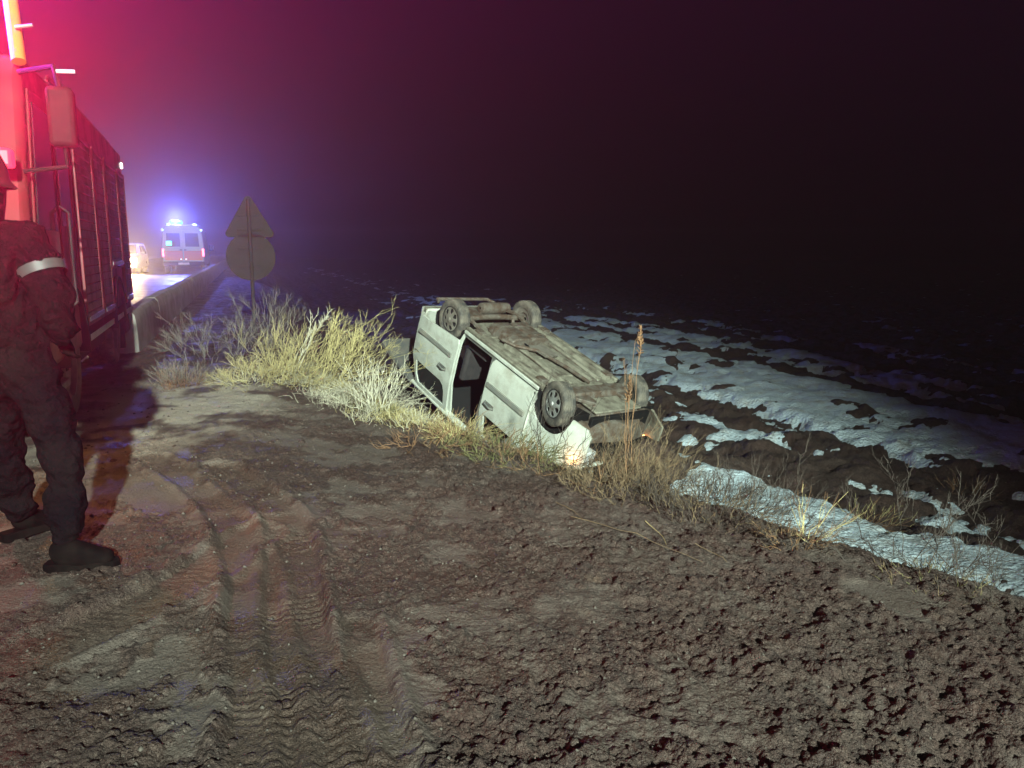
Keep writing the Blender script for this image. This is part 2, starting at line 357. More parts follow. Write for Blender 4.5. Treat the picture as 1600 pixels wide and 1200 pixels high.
def ground_h(x, y, detail=True, with_track=False):
    """height of the ground, and how smeared flat the mud is"""
    z = base(x, y); s, t = st(x, y); r = np.hypot(x, y)
    q = s - crest(t); field = sm(1.0, 2.6, q)
    sme = .9 * sm(.52, .66, fbm(x * 2.9, y * 2.9, 61, 5, .66)) * (1 - field) * (1 - .45 * sm(-.4, .6, x))
    sme = np.maximum(sme, .8 * np.exp(-(((x + 3.35) / .8) ** 2 + ((y - 7.3) / 1.5) ** 2)))
    for (cx, cy, a, b) in ((-1.33, 3.42, .16, .3), (-1.45, 2.6, .28, .22), (-.95, 2.4, .22, .26), (-2.3, 4.6, .5, .5), (1.9, 3.6, .22, .25)):
        sme = np.maximum(sme, sm(.2, .6, np.exp(-(((x - cx) / a) ** 2 + ((y - cy) / b) ** 2)) * 1.3 * sm(.3, .6, fbm(x * 5, y * 5, 33, 5, .65))) * (1 - field))
    if detail:
        wx = x + .10 * (fbm(x * 6, y * 6, 90, 3) - .5) + .03 * (fbm(x * 30, y * 30, 92, 2) - .5); wy = y + .10 * (fbm(x * 6 + 9, y * 6, 91, 3) - .5) + .03 * (fbm(x * 30, y * 30, 93, 2) - .5)
        rgh = (0.45 + 1.1 * fbm(x * .9, y * .9, 12, 3)) * (1 - .9 * sme) * (0.50 + .26 * sm(-1.5, 1.5, x))
        und = (fbm(x * 1.6, y * 1.6, 3, 4) - .5) * .16
        lump = clods(wx, wy, .17, 100, .35) * .14 + clods(wx, wy, .075, 110, .5) * .24 + clods(wx, wy, .034, 120, .6) * .36 + clods(x, y, .018, 125, .7) * .4
        fine = (fbm(x * 30, y * 30, 70, 4, .65) - .5) * .05 + (fbm(x * 9, y * 9, 77, 3) - .5) * .05 + (1 - np.abs(2 * fbm(x * 7, y * 7, 75, 3) - 1)) * .035 - .02
        trk = np.zeros_like(x); tin = np.zeros_like(x)
        near = r < 8
        if near.any():
            xn, yn = x[near], y[near]; a_ = np.zeros_like(xn); i_ = np.zeros_like(xn)
            for (P, hw, dp, per, lh) in TRACKS:
                d, sg, al = path_dist(xn, yn, P)
                ins = sm(hw + .015, hw - .02, d) * (0.55 + .45 * sm(.35, .55, fbm(al * 2.2, sg * 0 + 2, 55, 2)))
                chev = np.sin((al + .35 * np.abs(sg)) * 2 * np.pi / per); lug = np.clip(chev * 2.5, -1, 1) * .5
                ph = np.sin((al + per / 2 + .35 * np.abs(sg)) * 2 * np.pi / per)
                lug = np.where(sg > 0, lug, np.clip(ph * 2.5, -1, 1) * .5)
                berm = np.exp(-((d - hw - .035) / .028) ** 2) * .030 * (0.3 + 1.2 * fbm(xn * 5, yn * 5, 58, 3))
                a_ += -dp * .7 * ins + lh * lug * ins * sm(.42, .56, fbm(xn * 2.6, yn * 2.6, 57, 2)) + berm * .7; i_ = np.maximum(i_, ins)
            trk[near] = a_; tin[near] = i_
        amp = (1 - .8 * tin) * (1 - field)
        lowf = 1 - sm(-1.2, -2.4, s) * .7
        z = z + (und * .3 + (lump * 1.0 + fine * 1.25) * rgh) * amp * lowf + trk * (1 - field)
        # ploughed field: long furrows along the road with broken clods
        fur = np.sin((s + .5 * fbm(x * .5, y * .5, 21, 3)) * 2 * np.pi / 1.15)
        fl = fur * .055 + (fbm(x * 1.1, y * 1.1, 24, 4) - .5) * .34 + clods(wx, wy, .42, 130, .5) * .38 + clods(wx, wy, .16, 140, .7) * .4 + fine * .8
        z = z + fl * field * .8
    return (z, sme, tin) if with_track else (z, sme)
def polar_grid(a0, a1, da, rows, extra=None):
    ang = np.arange(a0, a1 + 1e-6, da)
    if extra is not None: ang = np.unique(np.concatenate([ang, extra]))
    A, Rr = np.meshgrid(ang, rows); return np.sin(A) * Rr, np.cos(A) * Rr, len(ang)
rows = [0.25, .5, .8, 1.1, 1.35]; r_ = 1.5
while r_ < 420: rows.append(r_); r_ += .00185 * r_ ** 1.5 if r_ < 60 else r_ * .02
rows.append(430)
coarse = np.concatenate([np.linspace(-math.pi, -.75, 40)[:-1], np.linspace(.75, math.pi, 40)[1:]])
X, Y, nc = polar_grid(-.75, .75, .0021, np.array(rows), coarse)
Z, SME, TRK = ground_h(X.ravel(), Y.ravel(), with_track=True)
V = np.stack([X.ravel(), Y.ravel(), Z], 1)
nr = len(rows); idx = np.arange(nr * nc).reshape(nr, nc)
Fq = np.stack([idx[:-1, :-1], idx[:-1, 1:], idx[1:, 1:], idx[1:, :-1]], -1).reshape(-1, 4)
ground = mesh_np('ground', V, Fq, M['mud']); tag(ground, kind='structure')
ground['label'] = 'churned brown mud shoulder and field with tyre tracks'
at = ground.data.attributes.new('smear', 'FLOAT', 'POINT'); at.data.foreach_set('value', SME.astype(np.float32))
LITG = (np.exp(-(((X.ravel() + 3.2) / .85) ** 2 + ((Y.ravel() - 7.2) / 1.6) ** 2)) * 1.7 * sm(.30, .55, fbm(X.ravel() * 3, Y.ravel() * 3, 66, 4))).clip(0, .9)  # mask of the gravel patch whose colour also carries a pool of light
at = ground.data.attributes.new('lit_gravel', 'FLOAT', 'POINT'); at.data.foreach_set('value', LITG.astype(np.float32))
at = ground.data.attributes.new('track', 'FLOAT', 'POINT'); at.data.foreach_set('value', TRK.astype(np.float32))
def gz(x, y): return float(ground_h(np.array([x], float), np.array([y], float))[0][0])
def gzb(x, y): return float(base(np.array([x], float), np.array([y], float))[0])

# loose clods broken out of the mud: small, countless
def scatter_clods():
    r = np.random.RandomState(4)
    t = (1 + 5 ** .5) / 2
    bmi = bmesh.new(); bmesh.ops.create_icosphere(bmi, subdivisions=2, radius=1); iv = np.array([v.co[:] for v in bmi.verts]); fi = np.array([[v.index for v in f.verts] for f in bmi.faces]); bmi.free()
    n = 5200
    a = r.uniform(-.66, .66, n); rr = 2.2 + 8.5 * r.rand(n) ** 1.5
    x = np.sin(a) * rr; y = np.cos(a) * rr
    s, tt = st(x, y); dens = fbm(x * 1.1, y * 1.1, 12, 3) + .12 * sm(-1, 1.5, x)
    z, sme = ground_h(x, y)
    keep = (s - crest(tt) < .3) & (sme < .45) & (s > -1.6) & (dens > .40 + .25 * r.rand(n))
    x, y, z = x[keep], y[keep], z[keep]; n = len(x)
    size = (.006 + .020 * r.rand(n) ** 2.5) * (0.6 + .12 * np.hypot(x, y))
    Vs = []; Fs = []
    for i in range(n):
        sc = size[i] * (0.7 + .7 * r.rand(3)); sc[2] *= .6
        v = iv * (1 + .35 * (vn(iv[:, 0] * 2.1 + i * 3.7, iv[:, 1] * 2.1 + iv[:, 2] * 1.7, 8)[:, None] - .5) + .25 * (vn(iv[:, 0] * 5 + i, iv[:, 1] * 5 - iv[:, 2] * 4, 9)[:, None] - .5)) * sc
        th = r.rand() * 6.28; c, s_ = math.cos(th), math.sin(th)
        v = np.stack([v[:, 0] * c - v[:, 1] * s_ + x[i], v[:, 0] * s_ + v[:, 1] * c + y[i], v[:, 2] + z[i] - size[i] * .1], 1)
        Vs.append(v); Fs.append(fi + len(iv) * i)
    o = mesh_np('mud_clods', np.concatenate(Vs), np.concatenate(Fs), M['mud'], n=3)
    tag(o, 'loose crumbled clods of brown mud strewn over the shoulder', 'mud clods', kind='stuff')
scatter_clods()
def scatter_pebbles():
    r = np.random.RandomState(11); n = 2600
    a = r.uniform(-.6, .55, n); rr = 2.0 + 7.5 * r.rand(n) ** 1.3; x = np.sin(a) * rr; y = np.cos(a) * rr; s, t = st(x, y)
    k = (s < crest(t)) & (s > -1.6) & (r.rand(n) < .35 + .65 * sm(.5, -2.5, x)); x, y = x[k], y[k]; n = len(x); z = ground_h(x, y)[0]
    o8 = np.array([(1, 0, 0), (0, 1, 0), (-1, 0, 0), (0, -1, 0), (.1, .1, .8), (0, 0, -.7)]); f8 = np.array([(0, 1, 4), (1, 2, 4), (2, 3, 4), (3, 0, 4), (1, 0, 5), (2, 1, 5), (3, 2, 5), (0, 3, 5)])
    sz = (.003 + .009 * r.rand(n) ** 2.2) * (.7 + .08 * np.hypot(x, y)); th = r.rand(n) * 6.28; Vs = []
    sc = .6 + .8 * r.rand(n, 6, 3)
    v = o8[None] * sc * sz[:, None, None]; c, s_ = np.cos(th)[:, None], np.sin(th)[:, None]
    V = np.stack([v[..., 0] * c - v[..., 1] * s_ + x[:, None], v[..., 0] * s_ + v[..., 1] * c + y[:, None], v[..., 2] + z[:, None] + sz[:, None] * .2], -1).reshape(-1, 3)
    F = (f8[None] + np.arange(n)[:, None, None] * 6).reshape(-1, 3)
    tag(mesh_np('pebbles', V, F, M['pebble'], n=3, smooth=False), 'small pale pebbles scattered over the mud', 'pebbles', kind='stuff')
scatter_pebbles()

# ------------------------------------------------------------------ snow lying on the field
def snow_layer():
    rw = [5.0]
    while rw[-1] < 160: rw.append(rw[-1] + min(.0022 * rw[-1] ** 1.5, .02 * rw[-1]))
    X, Y, nc = polar_grid(-.62, .72, .0026, np.array(rw)); x = X.ravel(); y = Y.ravel()
    s, t = st(x, y); q = s - crest(t); w = np.interp(t, [4, 9, 13, 20], [1.8, 2.6, 3.4, 3.2])
    z, _ = ground_h(x, y); zb = base(x, y)
    s2 = s + .9 * (fbm(x * .5, y * .5, 201, 4) - .5) + .35 * (fbm(x * 2.2, y * 2.2, 202, 3) - .5)
    near_strip = 1.0 * np.exp(-(np.clip(np.abs(s2 - 5.05 - .30 * (9 - t)) - .42, 0, 9) / .5) ** 2) * sm(11.0, 9.4, t)
    near_b = np.exp(-((s2 - 6.75 - .3 * (9 - t)) / .28) ** 2) * .62 * sm(10.5, 8.5, t)
    bits = np.exp(-((s2 - 7.6) / 1.2) ** 2) * .60
    band = np.exp(-(np.clip(np.abs(s2 - 10.6) - 1.1, 0, 9) / .75) ** 2) * .92
    far = np.exp(-(np.clip(np.abs(s2 - 14.2) - .7, 0, 9) / .8) ** 2) * .72 + np.exp(-((s2 - 18) / 1.4) ** 2) * .66 + .52 * sm(19, 24, s2)
    m = np.maximum.reduce([near_strip, near_b, bits, band, far * sm(8, 13, t)])
    m = m + 1.25 * (fbm(x * .75 + .25 * s, y * .75, 210, 5, .62) - .5) + .55 * (fbm(x * 4, y * 4, 215, 4, .6) - .5)
    m = m * (1 - 1.1 * np.exp(-(((x - 1.8) / .8) ** 2 + ((y - 9.95) / .65) ** 2))) * sm(.7, 1.3, q) * (1 - .45 * sm(20, 55, np.hypot(x, y)))
    lump = z - zb
    th = (m - .52) * .34 - .0
    top = zb + np.minimum(th, .085 + .05 * fbm(x * 3, y * 3, 220, 3)) + .30 * lump + .05 * (fbm(x * 1.5, y * 1.5, 230, 4) - .5) + .035 * (fbm(x * 7, y * 7, 231, 4, .6) - .5)
    ok = (top > z - .03)
    nr = len(rw); idx = np.arange(nr * nc).reshape(nr, nc)
    Fq = np.stack([idx[:-1, :-1], idx[:-1, 1:], idx[1:, 1:], idx[1:, :-1]], -1).reshape(-1, 4)
    Fq = Fq[ok[Fq].any(1)]
    used = np.unique(Fq); rem = np.full(len(x), -1); rem[used] = np.arange(len(used))
    o = mesh_np('snow', np.stack([x, y, top], 1)[used], rem[Fq], M['snow'])
    tag(o, 'thin patchy snow lying in bands across the dark ploughed field', 'snow', kind='stuff')
snow_layer()

# ------------------------------------------------------------------ road behind the truck
def road():
    ts = np.concatenate([np.linspace(2, 60, 117), np.linspace(62, 260, 60)]); ss = np.linspace(-9.6, -2.05, 60)
    S, T = np.meshgrid(ss, ts); x, y = xy(S.ravel(), T.ravel())
    z = road_z(T.ravel()) + .05 + .012 * (fbm(x * .8, y * .8, 300, 3) - .5) + .02 * (1 - ((S.ravel() + 5.8) / 3.8) ** 2)
    z = np.maximum(z, base(x, y) + .03)
    idx = np.arange(S.size).reshape(S.shape); Fq = np.stack([idx[:-1, :-1], idx[:-1, 1:], idx[1:, 1:], idx[1:, :-1]], -1).reshape(-1, 4)
    tag(mesh_np('road', np.stack([x, y, z], 1), Fq, M['asphalt']), 'wet dark asphalt road running off beside the field', kind='structure')
road()
def rz(s, t): return float(road_z(np.array(t))) + .055

# ------------------------------------------------------------------ concrete parapet along the road edge
def parapet():
    root = empty('concrete_parapet', (*xy(-1.75, 12.2), 0)); tag(root, 'low muddy concrete parapet wall between the road and the field', 'wall')
    org = Vector(root.location); t = 12.2; k = 0
    while t < 66:
        L = 3.0; m = MB(); prof = [(-.16, -.5), (.16, -.5), (.15, .34), (.13, .50), (.08, .56), (-.08, .56), (-.13, .50), (-.15, .34)]
        n = len(prof); ns = 5; v = []
        for i in range(ns):
            tt = t + (L - .03) * i / (ns - 1)
            z0 = float(road_z(np.array(tt))) - .02 + .015 * math.sin(k * 1.7)
            for (a, b) in prof:
                x, y = xy(-1.75 + a, tt); v.append((x - org.x, y - org.y, z0 + b))
        f = [(i * n + j, i * n + (j + 1) % n, (i + 1) * n + (j + 1) % n, (i + 1) * n + j) for i in range(ns - 1) for j in range(n)]
        f += [tuple(range(n)), tuple((ns - 1) * n + j for j in range(n))]
        m.add(v, f); m.build('wall_segment', M['concrete'], root, bevel=.012); t += L; k += 1
parapet()

# ------------------------------------------------------------------ shared wheel builder
def wheel(parent, c, r, w, rim_mat, side, style='holes', steer=0.0, n_holes=7, tyre_mat=None):
    """wheel (rim barrel) > tyre, hub_cap; axis along local y, outer face towards side"""
    rr = r * .64; m = MB()
    m.lathe([(.03, -w * .1), (rr * .5, -w * .1), (rr * .55, -w * .3), (rr * .9, -w * .35), (rr, -w * .48), (rr * 1.03, -w * .48), (rr * .97, -w * .2), (rr * .95, w * .3), (rr * 1.03, w * .46), (rr * .97, w * .46), (rr * .9, w * .30), (rr * .3, w * .28), (.02, w * .28)], sg=side, n=26)
    o = m.build('wheel', M['dark'] if style == 'holes' else rim_mat, parent); o.location = c; o.rotation_euler = (0, 0, steer)
    p = [(rr * .98, -.42 * w), (rr * 1.08, -.49 * w), (r * .86, -.52 * w), (r * .95, -.48 * w), (r * .985, -.40 * w), (r * 1.0, -.30 * w)]
    for a in (-.18, 0, .18): p += [(r, (a - .04) * w), (r * .975, (a - .03) * w), (r * .975, (a + .03) * w), (r, (a + .04) * w)]
    p += [(q[0], -q[1]) for q in reversed(p[:6])]
    t = MB(); t.lathe(p, n=40)
    nb = 44                                           # tread blocks on the shoulders
    for k in range(nb):
        a = 2 * math.pi * k / nb; ca, sa = math.cos(a), math.sin(a); da = 2 * math.pi / nb * .33
        for sg in (-1, 1):
            v = []
            for (rad, h) in ((r * .97, .47), (r * 1.008, .40), (r * 1.012, .26), (r * .97, .26)):
                for dd in (-da, da): v.append((rad * math.cos(a + dd), sg * h * w, rad * math.sin(a + dd)))
            t.add(v, [(0, 1, 3, 2), (2, 3, 5, 4), (4, 5, 7, 6), (0, 2, 4, 6), (1, 7, 5, 3)])
    t.build('tyre', tyre_mat or M['rubber'], o)
    if style == 'holes':
        out = arc(0, 0, rr * .97, 0, 360, 36)[:-1]; holes = []
        for k in range(n_holes):
            a = 360 * k / n_holes + 12; ca, sa = math.cos(R(a)), math.sin(R(a)); q = []
            for j in range(12):
                b = 2 * math.pi * j / 12; u = rr * .66 + rr * .20 * math.cos(b); v_ = rr * .18 * math.sin(b) * (1 + .45 * math.cos(b)); q.append((u * ca - v_ * sa, u * sa + v_ * ca))
            holes.append(q)
        panel('hub_cap', out, holes, lambda x, z: w * .40 + .03 * (1 - (math.hypot(x, z) / rr) ** 2), .006, rim_mat, o, zcuts=(0,), xcuts=(0,), side=side)
        b = MB(); b.lathe([(0.001, w * .42 + .045), (rr * .16, w * .42 + .04), (rr * .2, w * .42 + .02), (rr * .2, w * .40)], sg=side, n=16); b.build('hub_boss', rim_mat, o)
    else:
        b = MB(); b.lathe([(0.001, w * .38), (rr * .25, w * .38), (rr * .3, w * .30), (rr * .3, w * .2)], sg=side, n=16); b.build('hub_boss', M['black'], o)
    return o

# ------------------------------------------------------------------ the overturned van
VR = Matrix(((0.59496178, -0.75789978, -0.26759746), (-0.71597943, -0.65104039, 0.25203147), (-0.36523135, 0.04164519, -0.9299848)))
def vy(x, z):
    y = .855
    if z < .45: y -= (.45 - z) * .22
    if z > .75: y -= (min(z, 1.16) - .75) * .05
    if z > 1.16: y -= (z - 1.16) * .24
    if x < -.45: y -= (-.45 - x) * .14
    if x > 2.75: y -= (x - 2.75) ** 2 * .38
    return y
def overturned_van():
    root = empty('overturned_van'); root.matrix_world = Matrix.Translation((-0.265, 12.428, 0.624)) @ VR.to_4x4()
    tag(root, 'white van lying upside down on its roof in the ditch', 'van')
    W = M['van_white']; zc = (.45, .6, .75, .95, 1.16, 1.3, 1.45, 1.6)
    ROOF = 1.72
    # left side, towards the camera
    arch_r = list(reversed(arc(0, .30, .37, 0, 180)))
    rq = [(.40, .24), (.40, ROOF), (-.66, ROOF), (-.74, 1.2), (-.74, .42), (-.37, .30)] + arch_r[1:]
    rear_q = panel('rear_quarter_panel', rq, [rrect(-.62, .24, 1.22, 1.62)], lambda x, z: vy(x, z) - .03, .03, W, root, zc, (-.5, 0))
    sd = [(-.70, .47), (.38, .40), (.42, .46), (.42, 1.12), (.36, ROOF - .04), (-.60, ROOF - .04), (-.72, 1.2), (-.72, .52)]
    door = panel('sliding_door', sd, [[(-.58, 1.22), (.16, 1.22), (.24, 1.27), (.27, 1.36), (.27, 1.62), (-.50, 1.62), (-.58, 1.5)]], lambda x, z: vy(x, z) + .035, .035, W, root, zc, (-.5, -.2, .1))
    tag(door, 'white sliding door slid back over the rear wheel')
    MB().box(-.60, .33, vy(0, .7) + .032, vy(0, .7) + .058, .665, .735, (.0, .0)).build('rub_strip', M['strip'], door, bevel=.008)
    h = MB(); h.tube([(.08, vy(0, 1.0) + .04, .96), (.11, vy(0, 1.0) + .08, .97), (.22, vy(0, 1.0) + .08, .985), (.25, vy(0, 1.0) + .04, .99)], .016, 6); h.build('handle', M['trim'], door)
    MB().box(.06, .27, vy(0, 1) + .02, vy(0, 1) + .038, .935, 1.015).build('handle_recess', M['trim'], door, bevel=.01)
    MB().box(-.9 + .25, .02, vy(0, 1.12) + .012, vy(0, 1.12) + .03, 1.06, 1.075).build('door_rail', M['trim'], door)
    gl = panel('window', [(-.58, 1.22), (.16, 1.22), (.24, 1.27), (.27, 1.36), (.27, 1.62), (-.50, 1.62), (-.58, 1.5)], [], lambda x, z: vy(x, z) + .018, .006, M['glass'], door, zc)
    fd = [(1.24, .30), (2.14, .30), (2.20, .62), (2.20, 1.12), (2.24, 1.16), (1.72, ROOF - .05), (1.24, ROOF - .05), (1.20, 1.2), (1.20, .36)]
    fdo = panel('front_door', fd, [[(1.30, 1.20), (1.36, 1.17), (2.02, 1.17), (2.06, 1.20), (1.68, ROOF - .12), (1.34, ROOF - .12), (1.30, 1.55)]], vy, .035, W, root, zc, (1.5, 1.9))
    MB().box(1.24, 2.13, vy(1.5, .7) - .003, vy(1.5, .7) + .026, .655, .735).build('rub_strip', M['strip'], fdo, bevel=.008)
    h = MB(); h.tube([(1.29, vy(1, 1) + .0, .965), (1.32, vy(1, 1) + .045, .975), (1.45, vy(1, 1) + .045, .99), (1.48, vy(1, 1), .995)], .016, 6); h.build('handle', M['trim'], fdo)
    MB().box(1.27, 1.50, vy(1, 1) - .012, vy(1, 1) + .004, .94, 1.02).build('handle_recess', M['trim'], fdo, bevel=.01)
    ml = MB(); ml.box(2.0, 2.12, .84, 1.02, 1.14, 1.34); ml.build('wing_mirror', M['trim'], fdo, bevel=.03)
    fe_arch = list(reversed(arc(2.566, .30, .385, 0, 180)))
    fe = [(3.28, .40), (3.30, .86), (3.12, .99), (2.60, 1.08), (2.26, 1.13), (2.22, 1.10), (2.215, .28)] + fe_arch + [(2.99, .30), (3.2, .32)]
    panel('front_wing', fe, [], vy, .03, W, root, (.45, .6, .75, .95), (2.4, 2.6, 2.8, 2.95, 3.1))
    # inner wheel wells (dark liners)
    for cx, hw in ((0, .36), (2.566, .375)):
        for sg in (1, -1):
            m = MB(); a_ = arc(cx, .30, hw, -8, 188, 16)
            v = [(p[0], sg * .83, p[1]) for p in a_] + [(p[0], sg * .50, p[1]) for p in a_] + [(cx, sg * .50, .30)]; n = len(a_)
            f = [(i, i + 1, n + i + 1, n + i) for i in range(n - 1)] + [(n + i, n + i + 1, 2 * n) for i in range(n - 1)]
            m.add(v, f); m.build('wheel_well', M['black'], root)
    # pillars and sills
    MB().box(1.12, 1.21, .70, .80, .24, ROOF - .03).build('door_pillar', M['trim'], root, bevel=.01)
    MB().box(.38, 1.22, .68, .79, .27, .34).build('door_step', M['trim'], root, bevel=.01)
    for sg in (1, -1):
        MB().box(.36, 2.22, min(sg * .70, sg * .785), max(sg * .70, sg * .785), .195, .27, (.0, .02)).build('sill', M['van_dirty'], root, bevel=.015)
        MB().box(.40, 2.20, *sorted((sg * .795, sg * .825)), .225, .275).build('sill_lip', W, root, bevel=.008)
    # right side, away from the camera
    rs = [(-.74, .42), (-.37, .30)] + arch_r[1:] + [(.45, .24), (2.18, .24)] + fe_arch + [(2.99, .30), (3.28, .40), (3.30, .86), (3.12, .99), (2.6, 1.08), (2.24, 1.14), (1.74, ROOF), (-.66, ROOF), (-.74, 1.2)]
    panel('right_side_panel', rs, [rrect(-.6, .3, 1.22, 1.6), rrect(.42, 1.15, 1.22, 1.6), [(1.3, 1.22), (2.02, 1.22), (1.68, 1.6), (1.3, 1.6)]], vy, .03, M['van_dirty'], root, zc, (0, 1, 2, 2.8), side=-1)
    # roof, crushed in places
    xs = np.linspace(-.70, 1.76, 13); ys = np.linspace(-.71, .71, 9); v = []; f = []
    for i, x in enumerate(xs):
        for j, y in enumerate(ys):
            v.append((x, y, ROOF + .06 * (1 - (y / .71) ** 2) + .03 * math.sin(x * 7 + y * 5) * (1 - abs(y) / .8)))
    for i in range(12):
        for j in range(8): f.append((i * 9 + j, i * 9 + j + 1, (i + 1) * 9 + j + 1, (i + 1) * 9 + j))
    rf = MB().add(v, f).build('roof', W, root); sl = rf.modifiers.new('thickness', 'SOLIDIFY'); sl.thickness = .03
    MB().box(-.64, 1.72, -.66, .66, ROOF - .06, ROOF - .045).build('headlining', M['dark'], root)
    for sg in (1, -1):
        MB().tube([(-.72, sg * .70, ROOF + .0), (.4, sg * .715, ROOF + .01), (1.3, sg * .715, ROOF), (1.74, sg * .71, ROOF - .02), (2.24, sg * .80, 1.15)], .035, 8).build('roof_rail', W, root)
    # tailgate swung open behind the roof
    tg = MB(); o_ = rrect(-.70, .70, 0, 1.22, .12); 
    def tgp(y, d, e=0): return (-.72 - d * .985, y, ROOF + .02 - d * .17 + e)
    inn = rrect(-.56, .56, .12, .62, .08); n = len(o_)
    v = [tgp(*p) for p in o_] + [tgp(*p) for p in inn] + [tgp(*p, .06) for p in o_] + [tgp(*p, .06) for p in inn]
    f = []
    for i in range(n):
        j = (i + 1) % n; f += [(i, j, n + j, n + i), (2 * n + i, 3 * n + i, 3 * n + j, 2 * n + j), (i, 2 * n + i, 2 * n + j, j), (n + i, n + j, 3 * n + j, 3 * n + i)]
    tg.add(v, f); tgo = tg.build('tailgate', M['trim'], root, smooth=30); tag(tgo, 'dirty tailgate hanging open on the grass')
    MB().add([tgp(*p, .03) for p in inn], [tuple(range(n))]).build('window', M['glass'], tgo, smooth=0)
    # tail: rear frame, bumper, lamps
    MB().box(-.76, -.66, -.80, .80, .36, .46).build('rear_cross_member', M['van_dirty'], root, bevel=.02)
    rb = MB(); rb.prism([(-.83, .38), (-.64, .36), (-.64, .62), (-.80, .62)], -.80, .80); rb.build('rear_bumper', M['van_white'], root, bevel=.03)
    MB().tube([(-.80, .50, .30), (-.86, .50, .28), (-.86, -.55, .28), (-.70, -.60, .28)], .028, 8).build('bumper_bar', M['van_metal'], root)
    for sg in (1, -1): MB().box(-.77, -.70, min(sg * .66, sg * .79), max(sg * .66, sg * .79), .64, 1.14).build('tail_lamp', M['tail'], root, bevel=.02)
    # underside
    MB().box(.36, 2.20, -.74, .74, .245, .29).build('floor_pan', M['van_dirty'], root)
    for y, wd, x0, x1 in ((-.62, .07, .5, 2.15), (-.44, .06, .4, 2.15), (-.27, .07, 1.0, 2.18), (.27, .07, 1.0, 2.18), (.44, .06, .95, 2.15), (.62, .07, .5, 2.1)):
        MB().prism([(y - wd, .247), (y - wd * .6, .188), (y + wd * .6, .188), (y + wd, .247)], x0, x1, 'x').build('floor_rib', M['van_dirty'], root, bevel=.008)
    MB().prism([(-.17, .246), (-.15, .225), (-.10, .235), (.10, .235), (.15, .225), (.17, .246)], 1.0, 2.2, 'x').build('tunnel', M['van_dirty'], root)
    for x in (.62, 1.35, 1.9): MB().box(x, x + .07, -.72, .72, .222, .247).build('cross_rib', M['van_dirty'], root, bevel=.008)
    tk = MB(); tk.prism([(-.40, .25), (-.38, .14), (-.30, .10), (-.04, .10), (0, .125), (.04, .10), (.30, .10), (.38, .14), (.40, .25)], .42, 1.02, 'x'); tk.build('fuel_tank', M['van_metal'], root, bevel=.02)
    for x in (.56, .86): MB().prism([(-.43, .24), (-.395, .125), (-.30, .09), (.30, .09), (.395, .125), (.43, .24)], x, x + .035, 'x').build('tank_strap', M['van_metal'], root)
    MB().tube([(2.3, -.05, .16), (1.8, -.03, .17), (1.3, .10, .16), (1.12, .42, .15), (.9, .50, .15)], .028, 8).build('exhaust_pipe', M['van_metal'], root)
    ms = MB(); ms.lathe([(.02, -.3), (.085, -.29), (.095, -.25), (.095, .25), (.085, .29), (.02, .3)], (-.36, -.32, .22), 'y', 16); ms.build('silencer', M['van_metal'], root)
    MB().tube([(0, -.66, .24), (0, -.2, .21), (0, .2, .21), (0, .66, .24)], [.05, .045, .045, .05], 10).build('rear_axle', M['van_metal'], root)
    for sg in (1, -1):
        MB().tube([(-.62, sg * .52, .30), (-.1, sg * .53, .19), (.1, sg * .53, .19), (.52, sg * .50, .26)], [.028, .035, .035, .028], 6).build('leaf_spring', M['van_metal'], root)
        MB().tube([(.02, sg * .44, .22), (.12, sg * .40, .42)], .03, 8).build('shock_absorber', M['van_metal'], root)
        MB().prism([(2.35, sg * .30), (2.52, sg * .62), (2.62, sg * .62), (2.86, sg * .34), (2.80, sg * .28)], .15, .20, 'z').build('control_arm', M['van_metal'], root, bevel=.008)
        MB().tube([(2.56, sg * .25, .24), (2.566, sg * .66, .25)], .022, 8).build('drive_shaft', M['van_metal'], root)
    MB().box(-.64, .34, -.62, .62, .40, .43).build('boot_floor', M['van_dirty'], root)
    MB().prism([(-.55, -.42), (-.50, -.45), (-.18, -.45), (-.12, -.40), (-.12, .40), (-.18, .45), (-.5, .45), (-.55, .4)], .30, .33, 'z').build('spare_wheel_carrier', M['van_metal'], root, bevel=.01)
    # pipes, brackets and a heat shield under the floor
    for y in (-.36, -.34, .36): MB().tube([(.35, y, .222), (.9, y + .01, .20), (1.5, y - .012, .20), (2.25, y + .03, .215)], .009, 6).build('brake_pipe', M['van_metal'], root)
    MB().tube([(.2, .12, .20), (.8, .2, .17), (1.3, .05, .19), (1.7, .0, .20)], .012, 6).build('handbrake_cable', M['black'], root)
    MB().prism([(1.12, -.14), (1.5, -.16), (1.52, .14), (1.14, .16)], .150, .158, 'z').build('heat_shield', M['hub_mud'], root)
    for x in (.5, 2.0):
        for sg in (1, -1): MB().box(x, x + .14, *sorted((sg * .60, sg * .72)), .16, .246).build('jacking_point', M['van_metal'], root, bevel=.008)
    for x, y in ((.9, -.58), (1.25, .52), (1.7, -.5), (1.75, .53), (.7, .55)): MB().lathe([(.001, .0), (.035, .002), (.045, .018)], (x, y, .232), 'z', 14).build('drain_plug', M['black'], root)
    # nose
    MB().box(2.22, 3.0, -.46, .46, .20, .23).build('engine_guard', M['van_dirty'], root, bevel=.01)
    MB().prism([(2.40, .20), (2.44, .12), (2.62, .12), (2.66, .20)], -.52, .52).build('subframe', M['van_metal'], root, bevel=.015)
    eb = MB(); eb.box(2.45, 3.02, -.40, .42, .23, .78); eb.box(2.5, 2.8, -.5, .5, .78, .90); eb.build('engine', M['van_metal'], root, bevel=.03)
    MB().box(3.02, 3.08, -.58, .58, .24, .82).build('radiator', M['black'], root, bevel=.01)
    fb = MB(); v = []; ys = np.linspace(-.80, .80, 11)
